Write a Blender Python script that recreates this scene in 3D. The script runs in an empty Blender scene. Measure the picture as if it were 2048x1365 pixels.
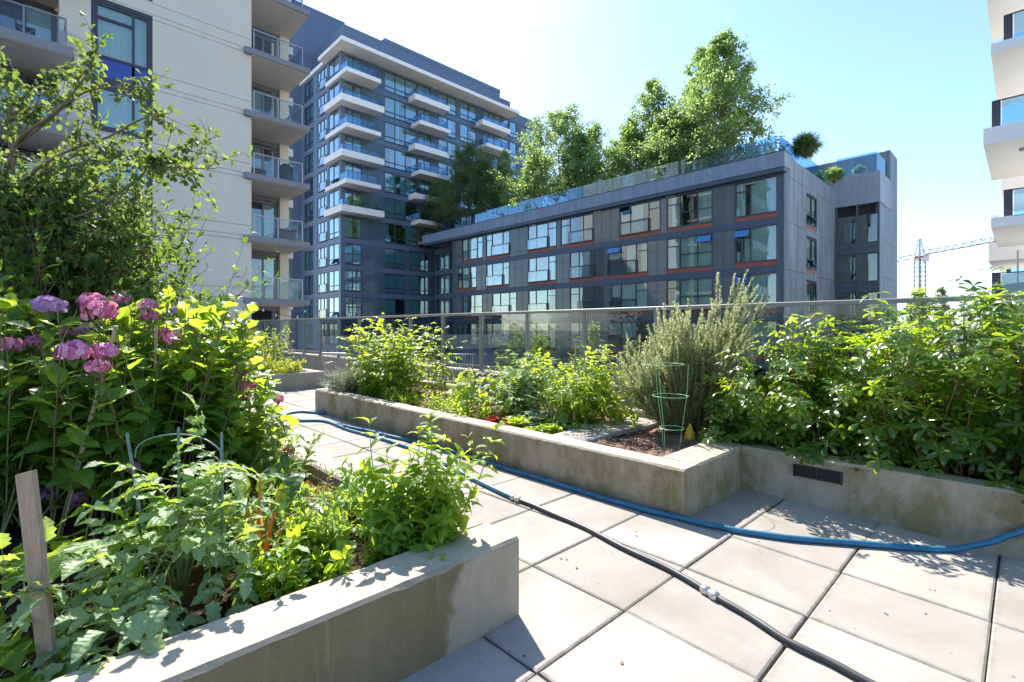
import bpy, math, random
import numpy as np
from mathutils import Vector

S = bpy.context.scene
COL = S.collection
CAM_H = 1.34
FWD = np.array([.6936, .7203, 0.]); RGT = np.array([.7203, -.6936, 0.])
FPX = 990.0

# ---- survey helpers: a sight line from the tripod meets a known real plane -------------------
def ray(px, py):
    return FWD + RGT*((px-1024)/FPX) + np.array([0, 0, (656-py)/FPX])
def at_t(px, py, t): return np.array([0, 0, CAM_H]) + ray(px, py)*t
def on_z(px, py, z=0.):
    d = ray(px, py); return np.array([0, 0, CAM_H]) + d*((z-CAM_H)/d[2])
def y_on_x(px, X): d = ray(px, 656); return X*d[1]/d[0]
def x_on_y(px, Y): d = ray(px, 656); return Y*d[0]/d[1]

# ------------------------------------------------------------------ geometry builder
def nrm(v):
    v = np.asarray(v, float); l = np.linalg.norm(v, axis=-1, keepdims=True); return v/np.maximum(l, 1e-9)

class G:
    def __init__(s): s.V = []; s.F = []; s.A = []; s.n = 0
    def add(s, V, F, lv=None, m=0):
        V = np.asarray(V, float).reshape(-1, 3); F = np.asarray(F, int)
        s.V.append(V); s.F.append((F+s.n, m))
        s.A.append(np.zeros((len(V), 3)) if lv is None else np.asarray(lv, float)); s.n += len(V)
        return s
    def box(s, x0, x1, y0, y1, z0, z1, m=0, v=None):
        x0, x1 = min(x0, x1), max(x0, x1); y0, y1 = min(y0, y1), max(y0, y1); z0, z1 = min(z0, z1), max(z0, z1)
        V = [(x0,y0,z0),(x1,y0,z0),(x1,y1,z0),(x0,y1,z0),(x0,y0,z1),(x1,y0,z1),(x1,y1,z1),(x0,y1,z1)]
        F = [(0,3,2,1),(4,5,6,7),(0,1,5,4),(1,2,6,5),(2,3,7,6),(3,0,4,7)]
        lv = None if v is None else np.tile([0, 0, v], (8, 1))
        return s.add(V, F, lv, m)
    def bbox(s, x0, x1, y0, y1, z0, z1, b=.01, m=0, v=None):   # box with chamfered top edges
        V = []
        for z, i in ((z0, 0), (z1-b, 0), (z1, b)):
            V += [(x0+i,y0+i,z),(x1-i,y0+i,z),(x1-i,y1-i,z),(x0+i,y1-i,z)]
        F = [(0,3,2,1),(8,9,10,11)]
        for r in (0, 4):
            for k in range(4): F.append((r+k, r+(k+1)%4, r+4+(k+1)%4, r+4+k))
        lv = None if v is None else np.tile([0, 0, v], (12, 1))
        return s.add(V, F, lv, m)
    def tube(s, P, r, n=6, m=0, lv=None, cap=True):
        P = np.asarray(P, float); k = len(P)
        R = np.full(k, r) if np.isscalar(r) else np.asarray(r, float)
        T = nrm(np.gradient(P, axis=0))
        a = np.array([0, 0, 1.]) if abs(T[0][2]) < .9 else np.array([1., 0, 0])
        u = nrm(np.cross(T[0], a)); V = []
        ang = np.linspace(0, 2*math.pi, n, endpoint=False)
        for i in range(k):
            u = nrm(u - T[i]*np.dot(u, T[i])); w = np.cross(T[i], u)
            V.append(P[i] + R[i]*(np.cos(ang)[:, None]*u + np.sin(ang)[:, None]*w))
        V = np.concatenate(V); F = []
        for i in range(k-1):
            for j in range(n): F.append((i*n+j, i*n+(j+1)%n, (i+1)*n+(j+1)%n, (i+1)*n+j))
        A = None if lv is None else np.tile(lv, (len(V), 1))
        s.add(V, F, A, m)
        if cap and n == 4: s.add(V[[0,1,2,3]], [(3,2,1,0)], None, m); s.add(V[-4:], [(0,1,2,3)], None, m)
        elif cap:
            for (rows, c, fl) in ((V[:n], P[0], 1), (V[-n:], P[-1], 0)):
                F = [((j+1) % n, j, n) if fl else (j, (j+1) % n, n) for j in range(n)]
                s.add(np.vstack([rows, c]), F, None if lv is None else np.tile(lv, (n+1, 1)), m)
        return s
    def lathe(s, c, prof, n=16, m=0):
        ang = np.linspace(0, 2*math.pi, n, endpoint=False); V = []
        for r, z in prof: V.append(np.stack([c[0]+r*np.cos(ang), c[1]+r*np.sin(ang), np.full(n, c[2]+z)], 1))
        F = [(i*n+j, i*n+(j+1) % n, (i+1)*n+(j+1) % n, (i+1)*n+j) for i in range(len(prof)-1) for j in range(n)]
        return s.add(np.concatenate(V), F, None, m)
    def obj(s, name, mats, parent=None, loc=None, smooth=False):
        V = np.concatenate(s.V)
        if parent is not None: org = np.array(parent['_o'])
        elif loc is not None: org = np.array(loc, float)
        else: org = np.array([(V[:, 0].min()+V[:, 0].max())/2, (V[:, 1].min()+V[:, 1].max())/2, V[:, 2].min()])
        me = bpy.data.meshes.new(name)
        me.vertices.add(len(V)); me.vertices.foreach_set('co', (V-org).astype(np.float32).ravel())
        idx = []; start = []; mi = []; p = 0
        for F, m in s.F:
            k = F.shape[1]; idx.append(F.ravel()); start.append(p+k*np.arange(len(F))); p += F.size; mi.append(np.full(len(F), m))
        idx = np.concatenate(idx).astype(np.int32); start = np.concatenate(start).astype(np.int32)
        me.loops.add(len(idx)); me.loops.foreach_set('vertex_index', idx)
        me.polygons.add(len(start)); me.polygons.foreach_set('loop_start', start)
        me.polygons.foreach_set('material_index', np.concatenate(mi).astype(np.int32))
        me.update(calc_edges=True)
        me.polygons.foreach_set('use_smooth', np.full(len(start), bool(smooth)))
        A = np.concatenate(s.A)
        if np.any(A):
            at = me.attributes.new('lv', 'FLOAT_VECTOR', 'POINT'); at.data.foreach_set('vector', A.astype(np.float32).ravel())
        for mm in (mats if isinstance(mats, (list, tuple)) else [mats]): me.materials.append(mm)
        o = bpy.data.objects.new(name, me); COL.objects.link(o)
        o['_o'] = [float(x) for x in org]
        if parent is not None: o.parent = parent
        else: o.location = org
        return o

def thing(name, label, cat, loc, group=None):
    o = bpy.data.objects.new(name, None); COL.objects.link(o); o.location = loc; o.empty_display_size = .1
    o['_o'] = [float(x) for x in loc]; o['label'] = label; o['category'] = cat
    if group: o['group'] = group
    return o
def tag(o, label, cat, group=None, kind=None):
    o['label'] = label; o['category'] = cat
    if group: o['group'] = group
    if kind: o['kind'] = kind
    return o
def struct(o): o['kind'] = 'structure'; return o
def stuff(o, label=None, cat=None):
    o['kind'] = 'stuff'
    if label: o['label'] = label; o['category'] = cat
    return o

# ------------------------------------------------------------------ materials
def mat(name):
    m = bpy.data.materials.new(name); m.use_nodes = True; nt = m.node_tree
    for n in list(nt.nodes): nt.nodes.remove(n)
    out = nt.nodes.new('ShaderNodeOutputMaterial'); return m, nt, out
def nd(nt, t, **kw):
    n = nt.nodes.new(t)
    for k, v in kw.items(): setattr(n, k, v)
    return n
def lk(nt, a, b): nt.links.new(a, b)
def noise(nt, scale, detail=4, vec=None, rough=.6, dist=0.):
    n = nd(nt, 'ShaderNodeTexNoise'); n.inputs['Scale'].default_value = scale; n.inputs['Detail'].default_value = detail
    n.inputs['Roughness'].default_value = rough; n.inputs['Distortion'].default_value = dist
    if vec is not None: lk(nt, vec, n.inputs['Vector'])
    return n.outputs['Fac']
def pos(nt, scale=(1, 1, 1)):
    g = nd(nt, 'ShaderNodeNewGeometry'); mp = nd(nt, 'ShaderNodeMapping'); mp.inputs['Scale'].default_value = scale
    lk(nt, g.outputs['Position'], mp.inputs['Vector']); return mp.outputs['Vector']
def ramp(nt, fac, stops):
    r = nd(nt, 'ShaderNodeValToRGB'); el = r.color_ramp.elements
    while len(el) < len(stops): el.new(.5)
    for e, (p, c) in zip(el, stops):
        e.position = p; e.color = (c, c, c, 1) if np.isscalar(c) else (*c, 1)
    lk(nt, fac, r.inputs['Fac']); return r.outputs['Color']
def mixc(nt, fac, a, b, mode='MIX'):
    m = nd(nt, 'ShaderNodeMix', data_type='RGBA', blend_type=mode)
    for s, v in ((m.inputs[0], fac), (m.inputs[6], a), (m.inputs[7], b)):
        if isinstance(v, bpy.types.NodeSocket): lk(nt, v, s)
        elif np.isscalar(v): s.default_value = v
        else: s.default_value = (*v, 1)
    return m.outputs[2]
def mth(nt, op, a, b=0., c=0.):
    m = nd(nt, 'ShaderNodeMath', operation=op)
    for s, v in zip(m.inputs, (a, b, c)):
        if isinstance(v, bpy.types.NodeSocket): lk(nt, v, s)
        else: s.default_value = v
    return m.outputs[0]
def bsdf(nt, out, col, rough=.6, metal=0., spec=.5, bump=None, bstr=.2, bdist=.01):
    b = nd(nt, 'ShaderNodeBsdfPrincipled')
    for k, v in (('Base Color', col), ('Roughness', rough), ('Metallic', metal), ('Specular IOR Level', spec)):
        if isinstance(v, bpy.types.NodeSocket): lk(nt, v, b.inputs[k])
        elif np.isscalar(v): b.inputs[k].default_value = v
        else: b.inputs[k].default_value = (*v, 1)
    if bump is not None:
        bp = nd(nt, 'ShaderNodeBump'); bp.inputs['Strength'].default_value = bstr; bp.inputs['Distance'].default_value = bdist
        lk(nt, bump, bp.inputs['Height']); lk(nt, bp.outputs['Normal'], b.inputs['Normal'])
    lk(nt, b.outputs[0], out.inputs['Surface']); return b
def plain(name, col, rough=.6, metal=0., var=.12, scale=3., spec=.5, bump=.05):
    m, nt, out = mat(name); p = pos(nt); n = noise(nt, scale, 5, p); n2 = noise(nt, scale*14, 3, p)
    k = mth(nt, 'ADD', mth(nt, 'MULTIPLY', n, .7), mth(nt, 'MULTIPLY', n2, .3))
    c = mixc(nt, ramp(nt, k, [(.25, 0.), (.75, 1.)]), tuple(x*(1-var) for x in col), tuple(min(1, x*(1+var)) for x in col))
    bsdf(nt, out, c, rough, metal, spec, n2 if bump else None, bump, .004); return m

def leafmat(name, dark, light, trans, tf=.42, rough=.38, spec=.5, vein=0., old=None):
    m, nt, out = mat(name)
    a = nd(nt, 'ShaderNodeAttribute', attribute_name='lv'); sp = nd(nt, 'ShaderNodeSeparateXYZ'); lk(nt, a.outputs['Vector'], sp.inputs[0])
    t, x, v = sp.outputs
    c = mixc(nt, v, dark, light); tc = mixc(nt, v, tuple(k*.55 for k in trans), trans)
    bh = None
    if old: # a few yellowed leaves
        f = ramp(nt, v, [(.93, 0.), (.97, 1.)]); c = mixc(nt, f, c, old)
    if vein:
        ax = mth(nt, 'ABSOLUTE', x)
        mid = mth(nt, 'LESS_THAN', ax, .07)
        fr = mth(nt, 'FRACT', mth(nt, 'SUBTRACT', mth(nt, 'MULTIPLY', t, 7.), mth(nt, 'MULTIPLY', ax, 1.6)))
        sd = mth(nt, 'LESS_THAN', mth(nt, 'ABSOLUTE', mth(nt, 'SUBTRACT', fr, .5)), .07)
        vv = mth(nt, 'MAXIMUM', mid, mth(nt, 'MULTIPLY', sd, .6))
        c = mixc(nt, mth(nt, 'MULTIPLY', vv, vein), c, tuple(min(1, k*1.6+.05) for k in light)); bh = mth(nt, 'ABSOLUTE', mth(nt, 'SUBTRACT', fr, .5))
    b = nd(nt, 'ShaderNodeBsdfPrincipled'); lk(nt, c, b.inputs['Base Color']); b.inputs['Roughness'].default_value = rough
    b.inputs['Specular IOR Level'].default_value = spec
    if bh is not None:
        bp = nd(nt, 'ShaderNodeBump'); bp.inputs['Strength'].default_value = .35; bp.inputs['Distance'].default_value = .006
        lk(nt, bh, bp.inputs['Height']); lk(nt, bp.outputs[0], b.inputs['Normal'])
    tr = nd(nt, 'ShaderNodeBsdfTranslucent'); lk(nt, tc, tr.inputs['Color'])
    ms = nd(nt, 'ShaderNodeMixShader'); ms.inputs[0].default_value = tf
    lk(nt, b.outputs[0], ms.inputs[1]); lk(nt, tr.outputs[0], ms.inputs[2]); lk(nt, ms.outputs[0], out.inputs['Surface'])
    return m

def glassmat(name, tint, refl=.18, rough=.01, rcol=(1, 1, 1), wav=0.):
    m, nt, out = mat(name)
    tr = nd(nt, 'ShaderNodeBsdfTransparent'); tr.inputs['Color'].default_value = (*tint, 1)
    gl = nd(nt, 'ShaderNodeBsdfGlossy'); gl.inputs['Roughness'].default_value = rough; gl.inputs['Color'].default_value = (*rcol, 1)
    fr = nd(nt, 'ShaderNodeFresnel'); fr.inputs['IOR'].default_value = 1.5
    if wav:
        bp = nd(nt, 'ShaderNodeBump'); bp.inputs['Strength'].default_value = wav; bp.inputs['Distance'].default_value = .02
        lk(nt, noise(nt, .9, 1, pos(nt)), bp.inputs['Height']); lk(nt, bp.outputs[0], gl.inputs['Normal'])
    f = mth(nt, 'MINIMUM', mth(nt, 'ADD', mth(nt, 'MULTIPLY', fr.outputs[0], .5), refl*.6), 1.)
    ms = nd(nt, 'ShaderNodeMixShader'); lk(nt, f, ms.inputs[0]); lk(nt, tr.outputs[0], ms.inputs[1]); lk(nt, gl.outputs[0], ms.inputs[2])
    lk(nt, ms.outputs[0], out.inputs['Surface']); return m

def concrete(name, base, stain, moss, zs=(0., .36), mossamt=.5, xpatch=None):
    m, nt, out = mat(name)
    p = pos(nt); ps = pos(nt, (2.2, 2.2, .55))
    n1 = noise(nt, 2.6, 7, ps, .7, 0.); n2 = noise(nt, 45, 4, p, .7); n3 = noise(nt, 9., 6, p, .75, .0)
    sp = nd(nt, 'ShaderNodeSeparateXYZ'); lk(nt, p, sp.inputs[0])
    geo = nd(nt, 'ShaderNodeNewGeometry'); nz = nd(nt, 'ShaderNodeSeparateXYZ'); lk(nt, geo.outputs['True Normal'], nz.inputs[0])
    side = mth(nt, 'SUBTRACT', 1., mth(nt, 'ABSOLUTE', nz.outputs[2]))
    c = mixc(nt, ramp(nt, n3, [(.3, 0.), (.7, 1.)]), tuple(k*.82 for k in base), tuple(min(1, k*1.12) for k in base))
    sm = mth(nt, 'MULTIPLY', ramp(nt, n1, [(.25, .3), (.7, 1.)]), mth(nt, 'ADD', mth(nt, 'MULTIPLY', side, .85), .0))
    c = mixc(nt, sm, c, stain)
    mm = mth(nt, 'MULTIPLY', ramp(nt, noise(nt, 3.0, 7, pos(nt, (1, 1, .7)), .72, .1), [(.44, 0.), (.6, 1.)]), mth(nt, 'MULTIPLY', side, mossamt))
    if xpatch is not None:      # a repaired, cleaner end of the wall with a ragged boundary
        xx = mth(nt, 'ADD', sp.outputs[0], mth(nt, 'MULTIPLY', mth(nt, 'SUBTRACT', noise(nt, 7, 5, p, .6), .5), .3))
        xx = mth(nt, 'SUBTRACT', xx, mth(nt, 'MULTIPLY', sp.outputs[2], xpatch[1]))
        k = mth(nt, 'MULTIPLY', ramp(nt, mth(nt, 'ADD', mth(nt, 'MULTIPLY', mth(nt, 'SUBTRACT', xx, xpatch[0]), 12.), .5), [(.2, 1.), (.8, 0.)]), side)
        mm = mth(nt, 'MULTIPLY', k, mth(nt, 'ADD', .62, mth(nt, 'MULTIPLY', n1, .5)))
        ar = mth(nt, 'MULTIPLY', ramp(nt, mth(nt, 'ADD', sp.outputs[2], mth(nt, 'MULTIPLY', mth(nt, 'SUBTRACT', noise(nt, 14, 4, p), .5), .03)), [(.338, 0.), (.352, 1.)]), side)
        c = mixc(nt, mth(nt, 'MULTIPLY', ar, .6), c, (.12, .10, .075))
    c = mixc(nt, mm, c, moss)
    # thin pale run-off streaks
    st = noise(nt, 1., 3, pos(nt, (26, 26, 1.2)), .6)
    c = mixc(nt, mth(nt, 'MULTIPLY', ramp(nt, st, [(.6, 0.), (.72, 1.)]), mth(nt, 'MULTIPLY', side, .2)), c, tuple(min(1, k*1.15) for k in base))
    c = mixc(nt, mth(nt, 'MULTIPLY', ramp(nt, n2, [(.3, 1.), (.5, 0.)]), .3), c, tuple(k*.6 for k in base))
    vo = nd(nt, 'ShaderNodeTexVoronoi'); vo.inputs['Scale'].default_value = 38; lk(nt, p, vo.inputs['Vector'])
    pit = ramp(nt, vo.outputs['Distance'], [(.06, 0.), (.16, 1.)])
    h = mth(nt, 'ADD', mth(nt, 'MULTIPLY', n2, .6), mth(nt, 'MULTIPLY', pit, .4))
    bsdf(nt, out, c, .88, 0, .25, h, .35, .006); return m

def pavermat(name):
    m, nt, out = mat(name)
    a = nd(nt, 'ShaderNodeAttribute', attribute_name='lv'); sp = nd(nt, 'ShaderNodeSeparateXYZ'); lk(nt, a.outputs['Vector'], sp.inputs[0])
    p = pos(nt); n1 = noise(nt, 1.3, 6, p, .65, .3); n2 = noise(nt, 180, 2, p, .7); n3 = noise(nt, 9, 5, p, .7)
    c = mixc(nt, sp.outputs[2], (.315, .289, .258), (.385, .356, .320))
    c = mixc(nt, mth(nt, 'MULTIPLY', ramp(nt, n1, [(.36, 1.), (.58, 0.)]), .55), c, (.205, .183, .152))
    ed = mth(nt, 'MULTIPLY', mth(nt, 'POWER', sp.outputs[0], 2.), ramp(nt, noise(nt, 16, 5, p, .7), [(.38, 0.), (.62, 1.)]))
    c = mixc(nt, mth(nt, 'MULTIPLY', ed, .5), c, (.16, .14, .11))
    c = mixc(nt, mth(nt, 'MULTIPLY', ramp(nt, n3, [(.55, 0.), (.75, 1.)]), .18), c, (.44, .41, .37))
    c = mixc(nt, mth(nt, 'MULTIPLY', ramp(nt, n2, [(.42, 1.), (.55, 0.)]), .22), c, (.22, .2, .18))
    # scattered dark drips and specks
    vo = nd(nt, 'ShaderNodeTexVoronoi'); vo.inputs['Scale'].default_value = 6.5; vo.inputs['Randomness'].default_value = 1.; lk(nt, p, vo.inputs['Vector'])
    c = mixc(nt, mth(nt, 'MULTIPLY', ramp(nt, vo.outputs['Distance'], [(.02, 1.), (.05, 0.)]), .7), c, (.12, .11, .1))
    bsdf(nt, out, c, .9, 0, .2, mth(nt, 'ADD', n2, mth(nt, 'MULTIPLY', n3, .4)), .3, .003); return m

def soilmat(name, a, b, scale=60):
    m, nt, out = mat(name); p = pos(nt); n = noise(nt, scale, 6, p, .8); n2 = noise(nt, 4, 4, p)
    vo = nd(nt, 'ShaderNodeTexVoronoi'); vo.inputs['Scale'].default_value = scale*1.4; lk(nt, p, vo.inputs['Vector'])
    c = mixc(nt, ramp(nt, n, [(.35, 0.), (.68, 1.)]), a, b)
    c = mixc(nt, mth(nt, 'MULTIPLY', ramp(nt, n2, [(.4, 1.), (.6, 0.)]), .6), c, tuple(k*.5 for k in a))
    bsdf(nt, out, c, .95, 0, .15, mth(nt, 'ADD', n, vo.outputs['Distance']), .9, .02); return m

def claddingmat(name, col, streak=.35, rough=.45):  # weathered metal / fibre-cement cladding with rain streaks
    m, nt, out = mat(name); p = pos(nt); ps = pos(nt, (1.6, 1.6, .18)); n = noise(nt, 1.4, 6, ps, .65, .5); n2 = noise(nt, .5, 4, p)
    c = mixc(nt, mth(nt, 'MULTIPLY', ramp(nt, n, [(.42, 0.), (.68, 1.)]), streak), col, tuple(min(1, k*2.1+.03) for k in col))
    c = mixc(nt, mth(nt, 'MULTIPLY', n2, .3), c, tuple(k*.7 for k in col))
    bsdf(nt, out, c, rough, 0, .4, n, .05, .01); return m

def woodmat(name, a, b, rough=.8):
    m, nt, out = mat(name); ps = pos(nt, (30, 30, 2.)); n = noise(nt, 3, 6, ps, .7, 1.5); n2 = noise(nt, 22, 3, ps)
    c = mixc(nt, ramp(nt, n, [(.3, 0.), (.7, 1.)]), a, b); bsdf(nt, out, c, rough, 0, .2, mth(nt, 'ADD', n, n2), .4, .003); return m

M = {}
M['conA'] = concrete('planter_concrete_near', (.43, .375, .29), (.30, .245, .17), (.16, .122, .062), xpatch=(1.22, .25))
M['conB'] = concrete('planter_concrete', (.42, .365, .28), (.295, .24, .165), (.15, .125, .04), mossamt=.75)
M['con'] = concrete('old_concrete', (.40, .35, .28), (.33, .29, .23), (.2, .18, .1), mossamt=.25)
M['paver'] = pavermat('paver')
M['joint'] = plain('joint_sand', (.11, .095, .075), .95, var=.4, scale=30)
M['soil'] = soilmat('dark_soil', (.035, .022, .015), (.13, .075, .05))
M['mulch'] = soilmat('mulch', (.17, .10, .07), (.50, .33, .25), 45)
M['stucco'] = claddingmat('beige_stucco', (.74, .675, .57), .10, .9)
M['stucco2'] = plain('cream_stucco', (.78, .69, .54), .9, var=.05, scale=1.2, spec=.2)
M['white'] = plain('white_paint', (.86, .84, .81), .7, var=.05, scale=.8)
M['slabgrey'] = plain('balcony_slab_concrete', (.66, .62, .57), .85, var=.1, scale=1.5)
M['fascia'] = plain('grey_fascia_metal', (.23, .225, .25), .5, var=.08, scale=1.)
M['frame'] = plain('dark_window_frame', (.045, .047, .062), .45, var=.1)
M['framegrey'] = plain('grey_window_frame', (.22, .225, .25), .45, var=.08)
M['clad'] = claddingmat('dark_cladding', (.050, .079, .122), .16)
M['cladside'] = claddingmat('weathered_cladding', (.104, .146, .202), .75, .6)
M['cladfas'] = claddingmat('fascia_cladding', (.170, .228, .312), .3, .6)
M['towerclad'] = claddingmat('tower_cladding', (.115, .165, .245), .12, .4)
M['towerdark'] = claddingmat('tower_dark_brick', (.115, .165, .255), .14, .8)
def spandrel(name, col):
    m, nt, out = mat(name); p = pos(nt); bsdf(nt, out, mixc(nt, noise(nt, .5, 3, p), tuple(k*.8 for k in col), tuple(k*1.25 for k in col)), .06, 0, .55, noise(nt, .8, 2, p), .25, .03); return m
M['span'] = spandrel('spandrel_glass', (.10, .125, .135))
M['spantw'] = spandrel('tower_spandrel_glass', (.08, .12, .165))
M['red'] = plain('red_brown_panel', (.27, .072, .042), .5, var=.12)
M['blue'] = plain('blue_panel', (.035, .07, .34), .2, var=.1, spec=.6, bump=0)
M['winglass'] = glassmat('window_glass', (.80, .90, .89), .15, wav=.16)
M['towglass'] = glassmat('tower_glass', (.66, .87, .93), .32, wav=.12)
M['balglass'] = glassmat('balcony_glass', (.86, .91, .93), .01)
M['blueglass'] = glassmat('blue_glass', (.58, .76, .86), .10, rcol=(.78, .88, .96), wav=.06)
M['ventglass'] = glassmat('sky_tinted_vent_glass', (.35, .5, .7), .45, rcol=(.14, .31, .48))  # deep blue of the reflected sky is put into the gloss colour
M['railglass'] = glassmat('dusty_rail_glass', (.80, .835, .85), .02)
M['curtain'] = plain('curtain_cloth', (.70, .75, .72), .9, var=.08, scale=2.)
M['blind'] = plain('roller_blind', (.74, .75, .71), .9, var=.04)
M['room'] = plain('dim_room', (.035, .035, .04), .9, var=.3, scale=1.)
M['rail'] = plain('railing_metal', (.285, .25, .21), .5, metal=.0, var=.08, scale=4)
M['metal'] = plain('grey_metal', (.38, .38, .385), .4, metal=.6, var=.1)
M['steel'] = plain('crane_steel', (.27, .24, .225), .6, var=.1)
M['rust'] = plain('crane_red', (.42, .20, .17), .6, var=.2)
M['bluehose'] = plain('blue_hose', (.014, .125, .225), .45, var=.45, scale=9, spec=.5)
M['blackhose'] = plain('black_hose', (.035, .036, .04), .5, var=.35, scale=18, spec=.5)
M['brass'] = plain('hose_coupling', (.55, .52, .47), .35, metal=.7, var=.2, scale=60)
M['black'] = plain('black_plastic', (.012, .012, .013), .5, var=.2)
M['woodgrey'] = woodmat('weathered_wood', (.27, .18, .125), (.47, .36, .27))
M['bamboo'] = woodmat('bamboo', (.36, .26, .16), (.58, .46, .31), .5)
M['dkwood'] = woodmat('dark_stained_wood', (.10, .045, .032), (.2, .1, .07))
M['greenpole'] = plain('green_coated_pole', (.13, .2, .185), .4, var=.15, scale=30)
M['greenwire'] = plain('green_wire', (.30, .66, .30), .4, var=.1, scale=30)
M['wire'] = plain('rusty_wire', (.16, .12, .09), .6, var=.3, scale=40)
M['bark'] = plain('bark', (.20, .16, .12), .9, var=.35, scale=30, bump=.5)
M['stem'] = plain('green_stem', (.17, .21, .07), .5, var=.25, scale=30)
M['woody'] = plain('woody_stem', (.19, .11, .065), .8, var=.3, scale=40)
M['yellow'] = plain('yellow_glaze', (.62, .36, .02), .4, var=.2, scale=25)
M['tarp'] = plain('pale_blue_plastic', (.36, .48, .62), .3, var=.2, scale=12)
M['asphalt'] = plain('asphalt', (.06, .06, .062), .9, var=.2, scale=.3)
M['ground'] = plain('courtyard_ground', (.16, .15, .135), .95, var=.2, scale=.15)
M['shade'] = plain('outdoor_fabric', (.05, .06, .075), .9, var=.2)
M['orangestem'] = plain('chard_stem', (.66, .24, .07), .35, var=.25, scale=20)
M['fruit'] = plain('green_tomato', (.22, .34, .06), .25, var=.15, scale=20)
M['tagm'] = plain('plant_tag_card', (.62, .62, .5), .5, var=.05)
M['tagg'] = plain('plant_tag_green', (.1, .22, .06), .5, var=.05)
M['bulb'] = plain('frosted_bulb', (.9, .9, .88), .3, var=.02)
M['dryleaf'] = plain('dry_leaf', (.34, .15, .06), .8, var=.4, scale=60)

# foliage colours: reflect / lit-through
M['l_hyd'] = leafmat('hydrangea_leaf', (.04, .12, .018), (.10, .23, .03), (.66, .84, .065), .52, .40, .4, .35, old=(.26, .17, .05))
M['l_hedge'] = leafmat('hedge_leaf', (.018, .065, .014), (.07, .15, .02), (.62, .86, .03), .46, .27, .6, old=(.3, .26, .03))
M['l_rose'] = leafmat('rosemary_needle', (.20, .24, .11), (.44, .48, .26), (.80, .85, .40), .48, .5, .35)
M['l_tom'] = leafmat('tomato_leaf', (.15, .25, .11), (.30, .41, .21), (.62, .82, .07), .42, .5, .45, .2)
M['l_mint'] = leafmat('mint_leaf', (.07, .17, .02), (.14, .28, .035), (.78, .96, .05), .54, .42, .4, .18)
M['l_bean'] = leafmat('bean_leaf', (.07, .18, .02), (.14, .28, .03), (.80, .98, .04), .54, .42, .4, .15)
M['l_lett'] = leafmat('lettuce_leaf', (.18, .33, .03), (.32, .46, .06), (.70, .85, .08), .48, .4, .4)
M['l_red'] = leafmat('red_lettuce_leaf', (.14, .012, .014), (.32, .035, .03), (.7, .06, .04), .42, .35, .5)
M['l_chard'] = leafmat('chard_leaf', (.025, .075, .02), (.06, .14, .035), (.38, .58, .03), .4, .35, .5, .4)
M['l_cabb'] = leafmat('cabbage_leaf', (.12, .22, .13), (.24, .34, .22), (.42, .6, .16), .34, .5, .35, .3)
M['l_tree'] = leafmat('tree_leaf', (.065, .12, .04), (.15, .22, .085), (.40, .54, .10), .4, .6, .18, old=(.30, .24, .04))
M['l_dark'] = leafmat('evergreen_leaf', (.022, .07, .016), (.065, .15, .025), (.32, .52, .03), .4, .55, .25)
M['l_roof'] = leafmat('birch_leaf', (.07, .14, .05), (.20, .30, .12), (.52, .74, .18), .46, .4, .5)
M['l_bamb'] = leafmat('bamboo_leaf', (.04, .09, .04), (.09, .16, .06), (.34, .5, .08), .38, .45, .4)
M['l_grey'] = leafmat('lavender_leaf', (.22, .25, .17), (.42, .44, .34), (.45, .5, .3), .3, .6, .3)
M['l_rasp'] = leafmat('raspberry_leaf', (.055, .135, .02), (.13, .24, .035), (.74, .92, .04), .52, .42, .4)
M['l_brown'] = leafmat('bronze_leaf', (.15, .07, .03), (.26, .2, .05), (.6, .36, .07), .42, .5, .4)
M['l_orange'] = leafmat('orange_petal', (.65, .18, .02), (.8, .4, .03), (.85, .36, .03), .4, .5, .3)
M['l_yell'] = leafmat('yellow_green_leaf', (.24, .33, .03), (.48, .52, .05), (.8, .85, .06), .45, .5, .3)
def petal(name, a, b, t): M[name] = leafmat(name, a, b, t, .35, .55, .3)
petal('p_pink', (.76, .16, .38), (.94, .46, .62), (.9, .3, .5))
petal('p_purple', (.52, .25, .54), (.78, .52, .76), (.74, .38, .72))
petal('p_mauve', (.72, .19, .48), (.90, .46, .68), (.9, .32, .62))
petal('p_dusk', (.52, .13, .22), (.78, .32, .42), (.75, .22, .32))
# ------------------------------------------------------------------ leaves and stems
def template(widths, seg_t=None):
    n = len(widths); t = np.linspace(0, 1, n) if seg_t is None else np.array(seg_t)
    T = []; X = []
    for ti, w in zip(t, widths):
        T += [ti]*3; X += [-w, 0, w]
    F = []
    for i in range(n-1):
        a = i*3; F += [(a, a+1, a+4, a+3), (a+1, a+2, a+5, a+4)]
    return np.array(T), np.array(X), np.array(F)
T_OVATE = template([.03, .36, .5, .47, .3, .02], [0, .18, .38, .6, .82, 1])
T_SERR = template([.03, .33, .5, .42, .46, .3, .32, .02], [0, .18, .38, .46, .6, .72, .8, 1])
T_LANCE = template([.03, .42, .5, .34, .02], [0, .25, .5, .78, 1])
T_OBOV = template([.05, .25, .48, .48, .05], [0, .3, .62, .85, 1])
T_HEART = template([.05, .4, .5, .45, .3, .14, .02], [0, .05, .2, .45, .7, .88, 1])
T_LOBE = template([.03, .48, .33, .5, .34, .42, .24, .02], [0, .14, .3, .42, .56, .68, .84, 1])
T_SIMPLE = template([.05, .5, .04], [0, .45, 1])
T_ROUND = template([.25, .5, .5, .3], [0, .3, .7, 1])
T_NEEDLE = (np.array([0, 0, 1, 1.]), np.array([-.5, .5, .2, -.2]), np.array([(0, 1, 2, 3)]))

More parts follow.
